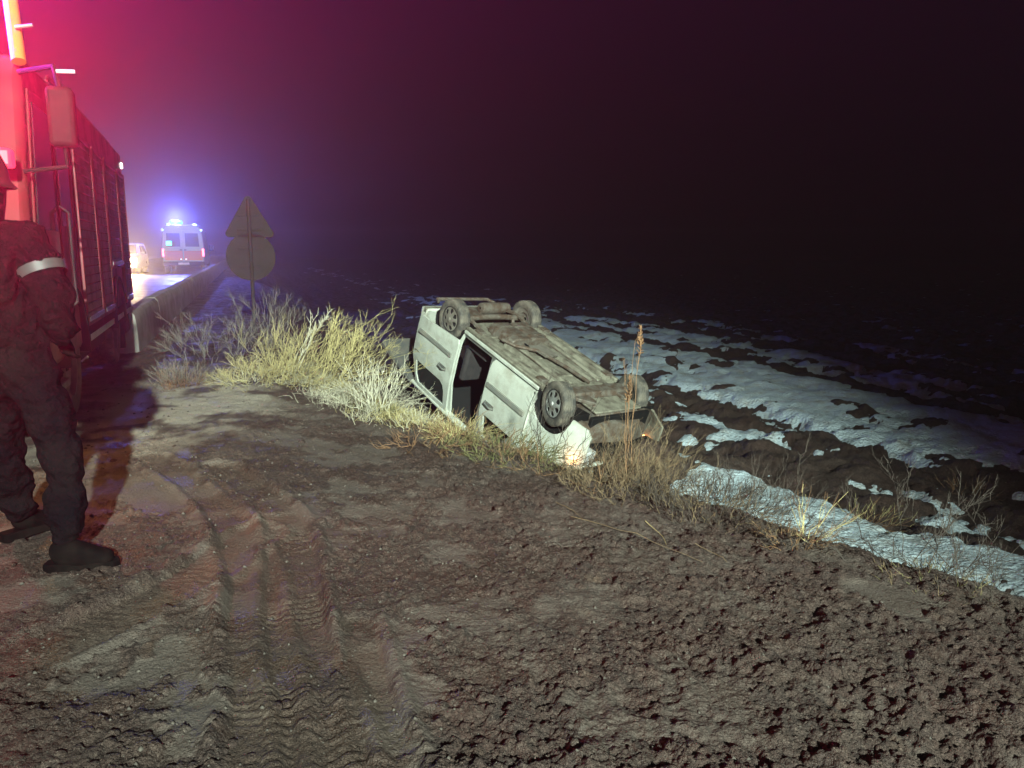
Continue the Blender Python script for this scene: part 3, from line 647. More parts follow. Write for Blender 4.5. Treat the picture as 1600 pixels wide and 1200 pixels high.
    for y in ys:
        dx = -.20 * (abs(y) / .8) ** 2.2
        for (px, pz) in ((3.06, .30), (3.16, .34), (3.20, .46), (3.20, .60), (3.12, .62)): v.append((px + dx + .05 * math.sin(y * 9) * math.cos(pz * 9), y * .94, pz + .04 * math.sin(y * 7 + px * 3)))
    f = [(i * 5 + j, i * 5 + j + 1, (i + 1) * 5 + j + 1, (i + 1) * 5 + j) for i in range(10) for j in range(4)]
    fbo = fb.add(v, f).build('front_bumper', M['van_metal'], root); sl = fbo.modifiers.new('thickness', 'SOLIDIFY'); sl.thickness = .025
    MB().box(3.22, 3.27, -.45, .45, .64, .80).build('grille', M['black'], root, bevel=.01)
    for sg in (1, -1):
        hl = MB(); hl.prism([(3.06, .66), (3.27, .64), (3.25, .86), (3.02, .88)], min(sg * .50, sg * .735), max(sg * .50, sg * .735)); hlo = hl.build('headlight', M['lens'] if sg > 0 else M['black'], root, bevel=.02)
        MB().box(3.0, 3.20, sg * .757 - .02, sg * .757 + .02, .70, .82 if sg > 0 else .74).build('indicator', M['amber_lit'], hlo, bevel=.008)
    hd = MB(); v = []; xs = np.linspace(2.24, 3.24, 7); ys = np.linspace(-.74, .74, 9)
    for x in xs:
        for y in ys: v.append((x, y * (1 - .06 * (x - 2.24)), 1.15 - .24 * ((x - 2.24)) ** 1.4 - .05 * (y / .74) ** 2 + .02 * math.sin(x * 11 + y * 6)))
    f = [(i * 9 + j, i * 9 + j + 1, (i + 1) * 9 + j + 1, (i + 1) * 9 + j) for i in range(6) for j in range(8)]
    hdo = hd.add(v, f).build('bonnet', W, root); sl = hdo.modifiers.new('thickness', 'SOLIDIFY'); sl.thickness = .02
    # windscreen, cabin
    MB().add([(2.22, -.70, 1.15), (2.22, .70, 1.15), (1.76, .64, ROOF - .02), (1.76, -.64, ROOF - .02)], [(0, 1, 2, 3)]).build('windscreen', M['glass'], root, smooth=0)
    MB().box(.36, 2.2, -.78, -.74, .3, 1.18).build('cabin_lining', M['dark'], root)
    MB().box(2.18, 2.22, -.72, .72, .29, 1.14).build('bulkhead', M['dark'], root)
    MB().box(1.86, 2.16, -.70, .68, .84, 1.10).build('dashboard', M['dark'], root, bevel=.04)
    for y in (-.40, .36):
        se = MB(); se.box(1.30, 1.80, y - .23, y + .23, .46, .62); se.box(1.20, 1.36, y - .23, y + .23, .60, 1.22); se.box(1.22, 1.32, y - .13, y + .13, 1.26, 1.46)
        se.build('seat', M['seat'], root, bevel=.04)
    MB().box(.30, .80, -.70, .60, .46, .60).box(.26, .38, -.70, .60, .60, 1.15).build('rear_bench', M['seat'], root, bevel=.04)
    st_ = MB(); st_.tube([(1.78 + .09 * math.cos(a) * .5, .36 + .18 * math.sin(a), 1.02 + .17 * math.cos(a)) for a in np.linspace(0, 2 * math.pi, 20)], .015, 6); st_.build('steering_wheel', M['dark'], root)
    # wheels: suspension drooping, front pair turned
    wheel(root, (0, .745, .235), .305, .185, M['hub_mud'], 1)
    wheel(root, (0, -.745, .255), .305, .185, M['hub_mud'], -1, 'plain')
    wheel(root, (2.566, .745, .285), .305, .185, M['hub'], 1, steer=R(13))
    wheel(root, (2.566, -.745, .285), .305, .185, M['hub_mud'], -1, 'plain', steer=R(13))
    return root
van = overturned_van()

# ------------------------------------------------------------------ fire truck at the left
def fire_truck():
    hd = math.atan2(-.93, .36)
    root = empty('fire_truck', (-4.27, 4.67, .06), hd); tag(root, 'tall red fire truck parked on the road at the left edge', 'fire truck')
    RP, B = M['red_paint'], M['black']
    L = 6.9; HW = 1.2
    cab = MB(); prof = [(0, .55), (.02, 1.25), (-.10, 1.45), (-.34, 2.55), (-.50, 2.72), (-1.95, 2.74), (-1.95, .55)]
    cab.prism(prof, -HW, HW); cabo = cab.build('cab', RP, root, bevel=.05)
    n0 = Vector((.977, 0, .213))
    MB().add([(.005 - .10 + .02, -1.02, 1.50), (-.075, 1.02, 1.50), (-.315 + .02, .96, 2.48), (-.295, -.96, 2.48)], [(0, 1, 2, 3)]).build('windscreen', M['glass'], cabo, smooth=0)
    for y in (-.5, .3):
        MB().tube([(-.045, y, 1.50), (-.16, y + .45, 1.98)], .012, 5).build('wiper', B, cabo)
    MB().box(.02, .06, -.80, .80, .95, 1.30).build('grille', B, cabo, bevel=.01)
    for k in range(4): MB().box(.06, .075, -.76, .76, 1.0 + k * .075, 1.03 + k * .075).build('grille_bar', M['chrome'], cabo)
    bp = MB(); bp.box(-.10, .22, -1.2, 1.2, .38, .72); bp.build('bumper', M['truck_white'], root, bevel=.04)
    for y in (-.98, .98):
        h = MB(); h.box(.0, .06, y - .18, y + .18, .76, 1.0); ho = h.build('headlight', M['chrome'], root, bevel=.02)
        MB().lathe([(.001, .07), (.07, .068), (.085, .055)], (0, y - .04, .88), 'x', 16).build('lens', M['lens'], ho)
    MB().box(-.25, -.02, 1.19, 1.215, .80, .95).build('indicator', M['amber_lit'], root, bevel=.01)
    # doors with windows on the side we see
    for sg in (1, -1):
        y0, y1 = sorted((sg * 1.195, sg * 1.215))
        d = MB(); d.prism([(-.30, .75), (-.26, 1.5), (-.46, 2.50), (-1.15, 2.52), (-1.15, .75)], y0, y1); do = d.build('cab_door', RP, root, bevel=.012)
        g0, g1 = sorted((sg * 1.213, sg * 1.222))
        MB().prism([(-.34, 1.55), (-.52, 2.42), (-1.08, 2.42), (-1.08, 1.55)], g0, g1).build('window', M['glass'], do, bevel=.004)
        MB().box(-1.09, -.95, *sorted((sg * 1.215, sg * 1.25)), 1.30, 1.35).build('door_handle', M['chrome'], do, bevel=.008)
        MB().tube([(-1.22, sg * 1.22, .95), (-1.22, sg * 1.28, 1.0), (-1.22, sg * 1.28, 1.7), (-1.22, sg * 1.22, 1.75)], .018, 8).build('grab_rail', M['chrome'], root)
        d2 = MB(); d2.prism([(-1.28, .95), (-1.28, 2.52), (-1.88, 2.52), (-1.88, .95)], y0, y1); d2o = d2.build('crew_door', RP, root, bevel=.012)
        MB().prism([(-1.33, 1.6), (-1.33, 2.42), (-1.83, 2.42), (-1.83, 1.6)], g0, g1).build('window', M['glass'], d2o, bevel=.004)
        # mirror on its arms
        mr = MB(); mr.box(-.24, -.08, *sorted((sg * 1.37, sg * 1.53)), 2.08, 2.46); mo_ = mr.build('mirror', B, root, bevel=.03)
        MB().box(-.25, -.238, *sorted((sg * 1.39, sg * 1.51)), 2.10, 2.44).build('mirror_glass', M['chrome'], mo_)
        MB().tube([(-.36, sg * 1.19, 2.58), (-.20, sg * 1.42, 2.60), (-.16, sg * 1.45, 2.44)], .018, 8).build('mirror_arm', B, mo_)
        MB().tube([(-.20, sg * 1.19, 1.92), (-.18, sg * 1.45, 1.96), (-.16, sg * 1.45, 2.10)], .016, 8).build('mirror_arm', B, mo_)
        MB().tube([(-.15, sg * 1.44, 2.56), (-.15, sg * 1.55, 2.565)], .013, 8).build('mirror_cap', M['truck_white'], mo_)
        # steps and wheel arch
        MB().box(-1.0, -.35, *sorted((sg * 1.0, sg * 1.22)), .36, .42).build('step', M['shutter'], root, bevel=.01)
        ar = MB(); a_ = arc(-1.55, .5, .60, 0, 180, 14); a2 = arc(-1.55, .5, .54, 180, 0, 14); ar.prism(a_ + a2, *sorted((sg * .9, sg * 1.24))); ar.build('wheel_arch', B, root)
        ar = MB(); a_ = arc(-5.0, .5, .60, 0, 180, 14); a2 = arc(-5.0, .5, .54, 180, 0, 14); ar.prism(a_ + a2, *sorted((sg * .8, sg * 1.24))); ar.build('wheel_arch', B, root)
        wheel(root, (-1.55, sg * 1.02, .48), .48, .28, M['shutter'], sg, 'plain')
        wheel(root, (-5.0, sg * 1.0, .48), .48, .30, M['shutter'], sg, 'plain')
        MB().box(-5.72, -5.69, *sorted((sg * .78, sg * 1.18)), .12, .62).build('mud_flap', B, root)
        # body lockers with roller shutters
        for (x0, x1, z0) in ((-3.35, -2.15, .72), (-4.35, -3.45, .72), (-5.75, -4.45, 1.2), (-6.75, -5.85, .72)):
            sh = MB(); z = z0 + .04
            while z < 2.40: sh.box(x0 + .05, x1 - .05, *sorted((sg * 1.205, sg * 1.225)), z, z + .075); z += .085
            sho = sh.build('roller_shutter', M['shutter'], root, bevel=.006)
            MB().box(x0 + .05, x1 - .05, *sorted((sg * 1.225, sg * 1.245)), z0 + .04, z0 + .09).build('lift_bar', M['chrome'], sho, bevel=.005)
            fr = MB()
            for (a, b, c, d_) in ((x0, x0 + .045, z0, 2.48), (x1 - .045, x1, z0, 2.48), (x0 + .046, x1 - .046, 2.43, 2.48), (x0 + .046, x1 - .046, z0, z0 + .035)): fr.box(a, b, *sorted((sg * 1.2, sg * 1.235)), c, d_)
            fr.build('shutter_frame', RP, sho, bevel=.006)
        MB().tube([(-2.1, sg * 1.08, 2.84), (-2.2, sg * 1.08, 2.90), (-6.6, sg * 1.08, 2.90), (-6.7, sg * 1.08, 2.84)], .02, 8).build('roof_rail', M['shutter'], root)
        MB().box(-6.82, -5.76, *sorted((sg * .80, sg * 1.19)), .30, .70).build('rear_skirt', B, root, bevel=.02)
        MB().box(-6.80, -2.1, *sorted((sg * 1.2, sg * 1.207)), .56, .62).build('side_stripe', M['truck_white'], root)
    bd = MB(); bd.box(-L + .05, -2.05, -1.2, 1.2, .70, 2.78); bd.build('body', RP, root, bevel=.03)
    ch = MB(); ch.box(-L, -.1, -.45, .45, .42, .72); ch.build('chassis', B, root, bevel=.01)
    tb = MB(); tb.box(-4.2, -2.3, .55, 1.12, .38, .70); tb.box(-4.2, -2.3, -1.12, -.55, .38, .70); tb.build('under_locker', B, root, bevel=.02)
    MB().box(-L + .0, -L + .10, -1.2, 1.2, .42, .62).build('rear_bumper', B, root, bevel=.02)
    MB().box(-L + .03, -L + .12, 1.12, 1.225, 2.58, 2.66).build('marker_lamp', M['marker_lit'], root, bevel=.01)
    # roof: light bar with red beacons, light mast
    lb = MB(); lb.box(-1.05, -.70, -1.0, 1.0, 2.74, 2.82); lbo = lb.build('light_bar', B, root, bevel=.02)
    for y in (-.75, .0, .75): MB().lathe([(.12, 0), (.12, .12), (.09, .18), (.001, .2)], (-.87, y, 2.82), 'z', 16).build('beacon', M['red_lit'], lbo)
    ms = MB(); ms.tube([(-.34, 1.20, 2.64), (-.62, 1.13, 3.35), (-.95, 1.04, 4.2)], [.045, .045, .04], 12); mso = ms.build('mast', M['orange'], root); mso['label'] = 'orange pole leaning up from the cab corner'
    for k in range(4): MB().tube([(-.36 - .15 * k, 1.195 - .022 * k, 2.86 + .36 * k), (-.36 - .15 * k + .01, 1.30 - .02 * k, 2.88 + .36 * k)], .012, 6).build('clip', M['galv'], mso)
    MB().box(-.05, .08, .95, 1.18, 1.98 - .06, 1.98 + .06).build('front_beacon', M['red_lit'], root, bevel=.02)
    return root
truck = fire_truck()

# ------------------------------------------------------------------ ambulance, seen from behind
def ambulance():
    x, y = -16.75, 40.0; s, t = st(x, y)
    root = empty('ambulance', (x, y, rz(s, t)), math.atan2(US[1], US[0])); tag(root, 'white ambulance with blue lights, seen from behind down the road', 'ambulance')
    W = M['amb_white']
    b = MB(); prof = [(-.98, .42), (.98, .42), (1.0, 1.25), (.93, 2.15), (.80, 2.36), (.55, 2.44), (-.55, 2.44), (-.80, 2.36), (-.93, 2.15), (-1.0, 1.25)]
    b.prism(prof, 0, 4.3, 'x'); b.build('body', W, root, bevel=.04)
    cb = MB(); cb.prism([(4.3, .42), (5.7, .42), (5.75, .95), (5.0, 1.15), (4.5, 1.95), (4.3, 2.0)], -.95, .95); cb.build('cab', W, root, bevel=.05)
    for sg in (1, -1):
        d = MB(); d.prism([(sg * .02, .62), (sg * .90, .62), (sg * .92, 1.25), (sg * .86, 2.14), (sg * .02, 2.16)], -.03, .0, 'x'); do = d.build('rear_door', W, root, bevel=.012)
        MB().prism([(sg * .12, 1.35), (sg * .78, 1.35), (sg * .74, 2.02), (sg * .12, 2.02)], -.042, -.03, 'x').build('window', M['glass'], do, bevel=.004)
        MB().box(-.05, -.03, *sorted((sg * .04, sg * .16)), 1.16, 1.21).build('door_handle', M['black'], do, bevel=.004)
        MB().prism([(sg * .03, .66), (sg * .90, .66), (sg * .91, 1.14), (sg * .03, 1.14)], -.034, -.03, 'x').build('stripe', M['amb_orange'], do)
        MB().box(-.06, .02, *sorted((sg * .90, sg * .995)), .86, 1.24).build('tail_lamp', M['tail_lit'], root, bevel=.015)
        wheel(root, (.95, sg * .88, .33), .33, .2, M['hub'], sg, 'plain'); wheel(root, (4.6, sg * .88, .33), .33, .2, M['hub'], sg, 'plain')
        MB().lathe([(.10, 0), (.10, .05), (.07, .10), (.001, .11)], (.10, sg * .62, 2.40), 'z', 14).build('corner_beacon', M['blue_soft'], root)
        MB().box(4.75, 4.9, *sorted((sg * 1.02, sg * 1.25)), 1.15, 1.45).build('mirror', M['black'], root, bevel=.02)
        MB().lathe([(.001, -.03), (.05, -.025), (.06, 0)], (0, sg * .91, 2.18), 'x', 12).build('marker_lamp', M['blue_soft'], root)
    lb = MB(); lb.box(.16, .56, -.25, .75, 2.44, 2.48); lo = lb.build('light_bar', M['black'], root)
    MB().box(.18, .54, .0, .55, 2.48, 2.64).build('blue_beacon', M['blue_lit'], lo, bevel=.03)
    MB().box(-.052, -.043, .52, .76, 1.42, 1.62).build('window_glow', M['cyan_lit'], root, bevel=.004)  # small glowing cyan box set on the rear window
    MB().box(-.16, .0, -.98, .98, .40, .60).build('bumper', M['black'], root, bevel=.03)
    p = MB(); p.box(-.175, -.16, -.26, .26, .66 - .22, .66 - .11); p.build('number_plate', M['truck_white'], root)
    for py in (-.12, .12): MB().box(-.04, -.03, py - .03, py + .03, .70, .74).build('plate_lamp', M['marker_lit'], root)
    lamp('ambulance_beacon_light', 'POINT', tuple(Vector((x, y, 0)) + Vector((.36 * US[0] - .28 * NS[0], .36 * US[1] - .28 * NS[1], rz(s, t) + 2.80))), BLUE_P, (.12, .16, 1.0), .15)
    return root

# ------------------------------------------------------------------ oncoming car with headlights
def oncoming():
    x, y = -19.35, 38.6; s, t = st(x, y)
    root = empty('oncoming_car', (x, y, rz(s, t)), math.atan2(-US[1], -US[0])); tag(root, 'pale car coming up the road with its headlights on', 'car')
    C = M['car_silver']
    b = MB(); v = []; f = []
    prof = [(.0, .30), (.0, .62), (-.10, .80), (-.95, .96), (-1.55, 1.44), (-1.8, 1.50), (-3.6, 1.50), (-3.95, 1.42), (-4.15, .95), (-4.2, .35)]
    for (k, yy) in enumerate((-.84, -.72, .72, .84)):
        for (px, pz) in prof:
            z = pz; yv = yy
            if abs(yy) > .8 and pz > 1: yv = yy * .86
            if abs(yy) < .8 and pz > 1.2: z += .02
            v.append((px - (.08 if abs(yy) > .8 and px > -.2 else 0), yv, z))
    n = len(prof)
    for k in range(3):
        for i in range(n): f.append((k * n + i, k * n + (i + 1) % n, (k + 1) * n + (i + 1) % n, (k + 1) * n + i))
    f += [tuple(range(n)), tuple(3 * n + i for i in range(n))]
    b.add(v, f).build('body', C, root, bevel=.03)
    MB().add([(-1.00, -.70, 1.0), (-1.0, .70, 1.0), (-1.53, .62, 1.44), (-1.53, -.62, 1.44)], [(0, 1, 2, 3)]).build('windscreen', M['glass'], root, smooth=0).location = (.03, 0, .02)
    for sg in (1, -1):
        for (q, nm) in (([(-1.15, 1.0), (-1.62, 1.40), (-2.2, 1.42), (-2.2, 1.0)], 'window'), ([(-2.3, 1.0), (-2.3, 1.42), (-3.4, 1.42), (-3.6, 1.0)], 'window')):
            m = MB(); vv = [(p[0], sg * (.84 - (p[1] - .96) * .24 + .012), p[1]) for p in q]; m.add(vv, [(0, 1, 2, 3)]); m.build(nm, M['glass'], root, smooth=0)
        wheel(root, (-.85, sg * .74, .31), .31, .19, M['hub'], sg, 'plain'); wheel(root, (-3.4, sg * .74, .31), .31, .19, M['hub'], sg, 'plain')
        MB().box(-.03, .03, *sorted((sg * .48, sg * .76)), .62, .78).build('headlight', M['white_lit'], root, bevel=.02)
        MB().box(-.02, .025, *sorted((sg * .52, sg * .72)), .34, .44).build('fog_light', M['white_lit'], root, bevel=.02)
        MB().box(-1.25, -1.10, *sorted((sg * .85, sg * 1.02)), .96, 1.10).build('wing_mirror', C, root, bevel=.02)
    MB().box(-.01, .03, -.42, .42, .42, .62).build('grille', M['black'], root, bevel=.01)
    fx, fy = -US[0], -US[1]
    for sg in (1, -1):
        p = (x + fx * .1 - sg * .62 * fy, y + fy * .1 + sg * .62 * fx, rz(s, t) + .7)
        lamp('car_headlight_beam', 'SPOT', p, CAR_P, (1.0, .70, .30), .06, (p[0] + fx * 10, p[1] + fy * 10, p[2] - .75), 70, .8)
    return root
BLUE_P, CAR_P = 5600, 2600
ambulance(); oncoming()

# ------------------------------------------------------------------ warning sign from behind
def sign():
    x, y = -4.66, 14.0; z0 = gzb(x, y)
    root = empty('road_sign', (x, y, z0), R(18)); tag(root, 'triangle and round road signs on one pole, seen from behind', 'road sign')
    zz = lambda v: v - z0
    MB().lathe([(.032, -.4), (.032, zz(2.38)), (.001, zz(2.39))], (0, -.045, 0), 'z', 14).build('pole', M['sign_back'], root)
    tri = []
    for k in range(3):
        a = 90 + 120 * k; c = (math.cos(R(a)) * .40, zz(1.98) + math.sin(R(a)) * .40)
        tri += [(c[0] + .06 * math.cos(R(a + d)), c[1] + .06 * math.sin(R(a + d))) for d in (-60, -30, 0, 30, 60)]
    t = MB(); t.prism(tri, 0, .012); to = t.build('triangle_plate', M['sign_back'], root, bevel=.004)
    d = MB(); d.prism(arc(0, zz(1.38), .42, 0, 360, 40)[:-1], 0, .012); do = d.build('round_plate', M['sign_back'], root, bevel=.004)
    for o, zs in ((to, (1.85, 2.1)), (do, (1.2, 1.52))):
        for zb in zs:
            MB().box(-.20, .20, -.016, -.001, zz(zb) - .02, zz(zb) + .02).build('bracket', M['sign_back'], o, bevel=.003)
            MB().lathe([(.040, -.018), (.040, .018)], (0, -.045, zz(zb)), 'z', 14).build('clamp', M['sign_back'], o)
sign()

# ------------------------------------------------------------------ firefighter walking past at the left
def skin_obj(name, V, E, rad, mt, parent, root_i=0, lv=2, fold=0.0):
    me = bpy.data.meshes.new(name); me.from_pydata(V, E, [])
    o = bpy.data.objects.new(name, me); COL.objects.link(o)
    o.modifiers.new('skin', 'SKIN')
    for i, r in enumerate(rad):
        sv = me.skin_vertices[0].data[i]; sv.radius = r if isinstance(r, tuple) else (r, r); sv.use_root = (i == root_i)
    ss = o.modifiers.new('sub', 'SUBSURF'); ss.levels = lv; ss.render_levels = lv
    dg = bpy.context.evaluated_depsgraph_get(); m2 = bpy.data.meshes.new_from_object(o.evaluated_get(dg))
    bpy.data.objects.remove(o); m2.name = name
    if fold:
        n_ = len(m2.vertices); co = np.empty(n_ * 3, np.float32); no = np.empty(n_ * 3, np.float32)
        m2.vertices.foreach_get('co', co); m2.vertex_normals.foreach_get('vector', no); co = co.reshape(-1, 3); no = no.reshape(-1, 3)
        w = co[:, 2] + .35 * co[:, 0] + .25 * co[:, 1]
        d = 1 - np.abs(2 * fbm(w * 9 + 1.5 * fbm(co[:, 0] * 6, co[:, 1] * 6 + co[:, 2] * 3, 401, 2), co[:, 0] * 3.5 + co[:, 1] * 3, 400, 3) - 1)
        co += no * ((d - .75) * fold)[:, None]; m2.vertices.foreach_set('co', co.ravel()); m2.update()
    m2.polygons.foreach_set('use_smooth', [True] * len(m2.polygons)); m2.materials.clear(); m2.materials.append(mt)
    o = bpy.data.objects.new(name, m2); COL.objects.link(o); o.parent = parent
    return o
def person():
    px, py = -2.19, 3.46
    root = empty('person', (px, py, gz(px + .2, py) - .012)); tag(root, 'person in dark work clothes and boots walking at the left edge', 'person')
    # local frame: x to the right of the picture (walking direction), y away from the camera
    J = dict(pel=(-.08, 0, .98), wai=(-.11, .01, 1.15), che=(-.14, .02, 1.40), nec=(-.16, .03, 1.60), hed=(-.17, .05, 1.70), top=(-.17, .05, 1.84),
             hr=(.04, 0, .92), kr=(.10, .03, .52), ar=(.14, -.06, .12), hl=(-.17, .0, .92), kl=(-.24, .14, .54), al=(-.30, .30, .13),
             sr=(.06, .02, 1.50), er=(.17, -.02, 1.24), wr=(.10, .14, 1.06), sl=(-.35, .02, 1.50), el=(-.44, -.03, 1.24), wl=(-.40, .12, 1.03))
    names = list(J); I = {k: i for i, k in enumerate(names)}
    E = [(I[a], I[b]) for a, b in (('pel', 'wai'), ('wai', 'che'), ('che', 'nec'), ('nec', 'hed'), ('hed', 'top'), ('pel', 'hr'), ('hr', 'kr'), ('kr', 'ar'), ('pel', 'hl'), ('hl', 'kl'), ('kl', 'al'), ('che', 'sr'), ('sr', 'er'), ('er', 'wr'), ('che', 'sl'), ('sl', 'el'), ('el', 'wl'))]
    rad = dict(pel=(.14, .14), wai=(.13, .13), che=(.15, .14), nec=(.055, .055), hed=(.085, .08), top=(.06, .06), hr=(.115, .11), kr=(.088, .088), ar=(.085, .085), hl=(.115, .11), kl=(.088, .088), al=(.085, .085), sr=(.075, .075), er=(.055, .055), wr=(.038, .038), sl=(.075, .075), el=(.055, .055), wl=(.038, .038))
    body = skin_obj('body', [J[k] for k in names], E, [rad[k] for k in names], M['cloth'], root, I['pel'], 4, .05)
    # jacket over torso and arms
    jn = ['pel', 'wai', 'che', 'nec', 'sr', 'er', 'wr', 'sl', 'el', 'wl']; ji = {k: i for i, k in enumerate(jn)}
    JV = dict(J); JV['pel'] = (-.07, 0, .86); JV['nec'] = (-.16, .03, 1.56)
    jr = dict(pel=(.19, .19), wai=(.17, .17), che=(.19, .18), nec=(.085, .085), sr=(.105, .105), er=(.085, .085), wr=(.06, .06), sl=(.105, .105), el=(.085, .085), wl=(.06, .06))
    jk = skin_obj('jacket', [JV[k] for k in jn], [(ji[a], ji[b]) for a, b in (('pel', 'wai'), ('wai', 'che'), ('che', 'nec'), ('che', 'sr'), ('sr', 'er'), ('er', 'wr'), ('che', 'sl'), ('sl', 'el'), ('el', 'wl'))], [jr[k] for k in jn], M['cloth'], root, 0, 4, .06)
    def band(a, b, u, r, name):
        A, B_ = Vector(a), Vector(b); c = A.lerp(B_, u); d = (B_ - A).normalized()
        m = MB(); m.tube([c - d * .022, c + d * .022], r, 16, cap=False); return m.build(name, M['reflect'], jk)
    band(J['sr'], J['er'], .45, .098, 'sleeve_band'); band(J['sl'], J['el'], .45, .098, 'sleeve_band')
    # head and helmet, turned away from the camera
    hm = MB(); hm.lathe([(.145, 1.745), (.155, 1.75), (.128, 1.78), (.122, 1.84), (.095, 1.905), (.05, 1.935), (.001, 1.94)], (0, 0, 0), 'z', 24); ho = hm.build('helmet', M['helmet'], root)
    ho.location = (-.17, .05, 0); ho.rotation_euler = (0, 0, R(80))
    MB().tube([(-.12, 0, 1.86), (-.065, 0, 1.93), (.0, 0, 1.952), (.065, 0, 1.93), (.12, 0, 1.86)], .016, 6).build('helmet_ridge', M['helmet'], ho)
    fc = MB(); fc.lathe([(.001, 1.555), (.05, 1.575), (.075, 1.62), (.088, 1.68), (.088, 1.75), (.08, 1.78)], (.0, 0, 0), 'z', 20)
    fo = fc.build('face', M['skin'], root); fo.location = (-.17, .05, 0); fo.rotation_euler = (0, 0, R(80))
    MB().tube([(.085, 0, 1.70), (.113, 0, 1.655), (.09, 0, 1.645)], [.012, .016, .01], 8).build('nose', M['skin'], fo)
    for sg in (1, -1):
        MB().lathe([(.001, -.010), (.009, -.005), (.009, .005), (.001, .010)], (.08, sg * .034, 1.705), 'x', 10).build('eye', M['reflect'], fo)
        MB().lathe([(.001, -.012), (.03, -.01), (.033, .006), (.02, .012)], (-.01, sg * .09, 1.68), 'y', 10).build('ear', M['skin'], fo)
    MB().tube([(.078, -.024, 1.615), (.087, 0, 1.612), (.078, .024, 1.615)], .006, 6).build('mouth', M['helmet'], fo)
    MB().lathe([(.10, 1.60), (.115, 1.68), (.125, 1.76)], (-.175, .035, 0), 'z', 20).build('neck_flap', M['cloth'], root)
    # boots
    for nm, a, toe in (('r', J['ar'], (.25, .04)), ('l', J['al'], (.10, .2))):
        ax, ay, az = a; dz = .0 if nm == 'r' else .05
        b = [(ax, ay, az + .06), (ax - .005, ay, .080 + dz), (ax - .065, ay, .062 + dz), (ax + toe[0] * .45, ay + toe[1] * .5, .066 + dz * .5), (ax + toe[0] * .78, ay + toe[1] * .8, .056)]
        skin_obj('boot', b, [(0, 1), (1, 2), (1, 3), (3, 4)], [(.068, .068), (.062, .06), (.05, .05), (.05, .052), (.048, .046)], M['boot'], root, 1, 3)
        sh = [(-.115, -.032), (-.09, -.044), (.05, -.042), (.15, -.05), (.225, -.042), (.248, 0), (.225, .042), (.15, .05), (.05, .042), (-.09, .044), (-.115, .032)]
        th = math.atan2(toe[1], toe[0]); so = MB().prism(sh, -.005, .042, 'z').build('sole', M['boot'], root, bevel=.006); so.location = (ax - .005, ay, dz * .6 + .012); so.rotation_euler = (0, 0, th); so.scale = (.9, .92, 1)
    # hands with fingers
    for w, e in (('wr', 'er'), ('wl', 'el')):
        p = Vector(J[w]); d = (p - Vector(J[e])).normalized(); sd = Vector((0, 1, 0)) if w == 'wr' else Vector((0, -1, 0)); sd = (sd - d * sd.dot(d)).normalized(); nr_ = d.cross(sd)
        hv = [p, p + d * .05, p + d * .09]; he = [(0, 1), (1, 2)]; hr_ = [(.028, .022), (.036, .018), (.036, .016)]
        for k in range(4):
            o_ = nr_ * (-.030 + .020 * k); ln = (.075, .085, .08, .062)[k]; i0 = len(hv)
            hv += [p + d * .088 + o_, p + d * (.09 + ln * .5) + o_ * 1.05 + sd * .012, p + d * (.09 + ln * .85) + o_ * 1.05 + sd * .038]
            he += [(2, i0), (i0, i0 + 1), (i0 + 1, i0 + 2)]; hr_ += [.0095, .0088, .0075]
        i0 = len(hv); hv += [p + d * .04 - nr_ * .04 + sd * .01, p + d * .075 - nr_ * .055 + sd * .025, p + d * .10 - nr_ * .05 + sd * .038]; he += [(1, i0), (i0, i0 + 1), (i0 + 1, i0 + 2)]; hr_ += [.012, .010, .009]
        skin_obj('hand', hv, he, hr_, M['boot'], root, 0, 1)
    return root
person()

# ------------------------------------------------------------------ plants
def strands(name, P, r0, r1, mt, parent=None, n=3):
    """P: (count, points, 3) polylines turned into thin tapered three-sided stalks, one mesh"""
    P = np.asarray(P, float); c, k, _ = P.shape
    D = np.gradient(P, axis=1); D /= np.linalg.norm(D, axis=2, keepdims=True) + 1e-9
    up = np.where(np.abs(D[..., 2:3]) < .9, np.array([0, 0, 1.]), np.array([1., 0, 0]))
    A = np.cross(D, up); A /= np.linalg.norm(A, axis=2, keepdims=True) + 1e-9; B = np.cross(D, A)
    r0 = np.broadcast_to(np.asarray(r0, float), (c,)); r1 = np.broadcast_to(np.asarray(r1, float), (c,))
    rad = (r0[:, None] + (r1 - r0)[:, None] * np.linspace(0, 1, k)[None])[..., None]
    rings = np.stack([P + (A * math.cos(2 * math.pi * j / n) + B * math.sin(2 * math.pi * j / n)) * rad for j in range(n)], 2)
    V = rings.reshape(-1, 3); base_i = (np.arange(c * k) * n).reshape(c, k)
    F = []
    for j in range(n):
        j2 = (j + 1) % n
        F.append(np.stack([base_i[:, :-1] + j, base_i[:, :-1] + j2, base_i[:, 1:] + j2, base_i[:, 1:] + j], -1).reshape(-1, 4))
    return mesh_np(name, V, np.concatenate(F), mt, parent, smooth=True)
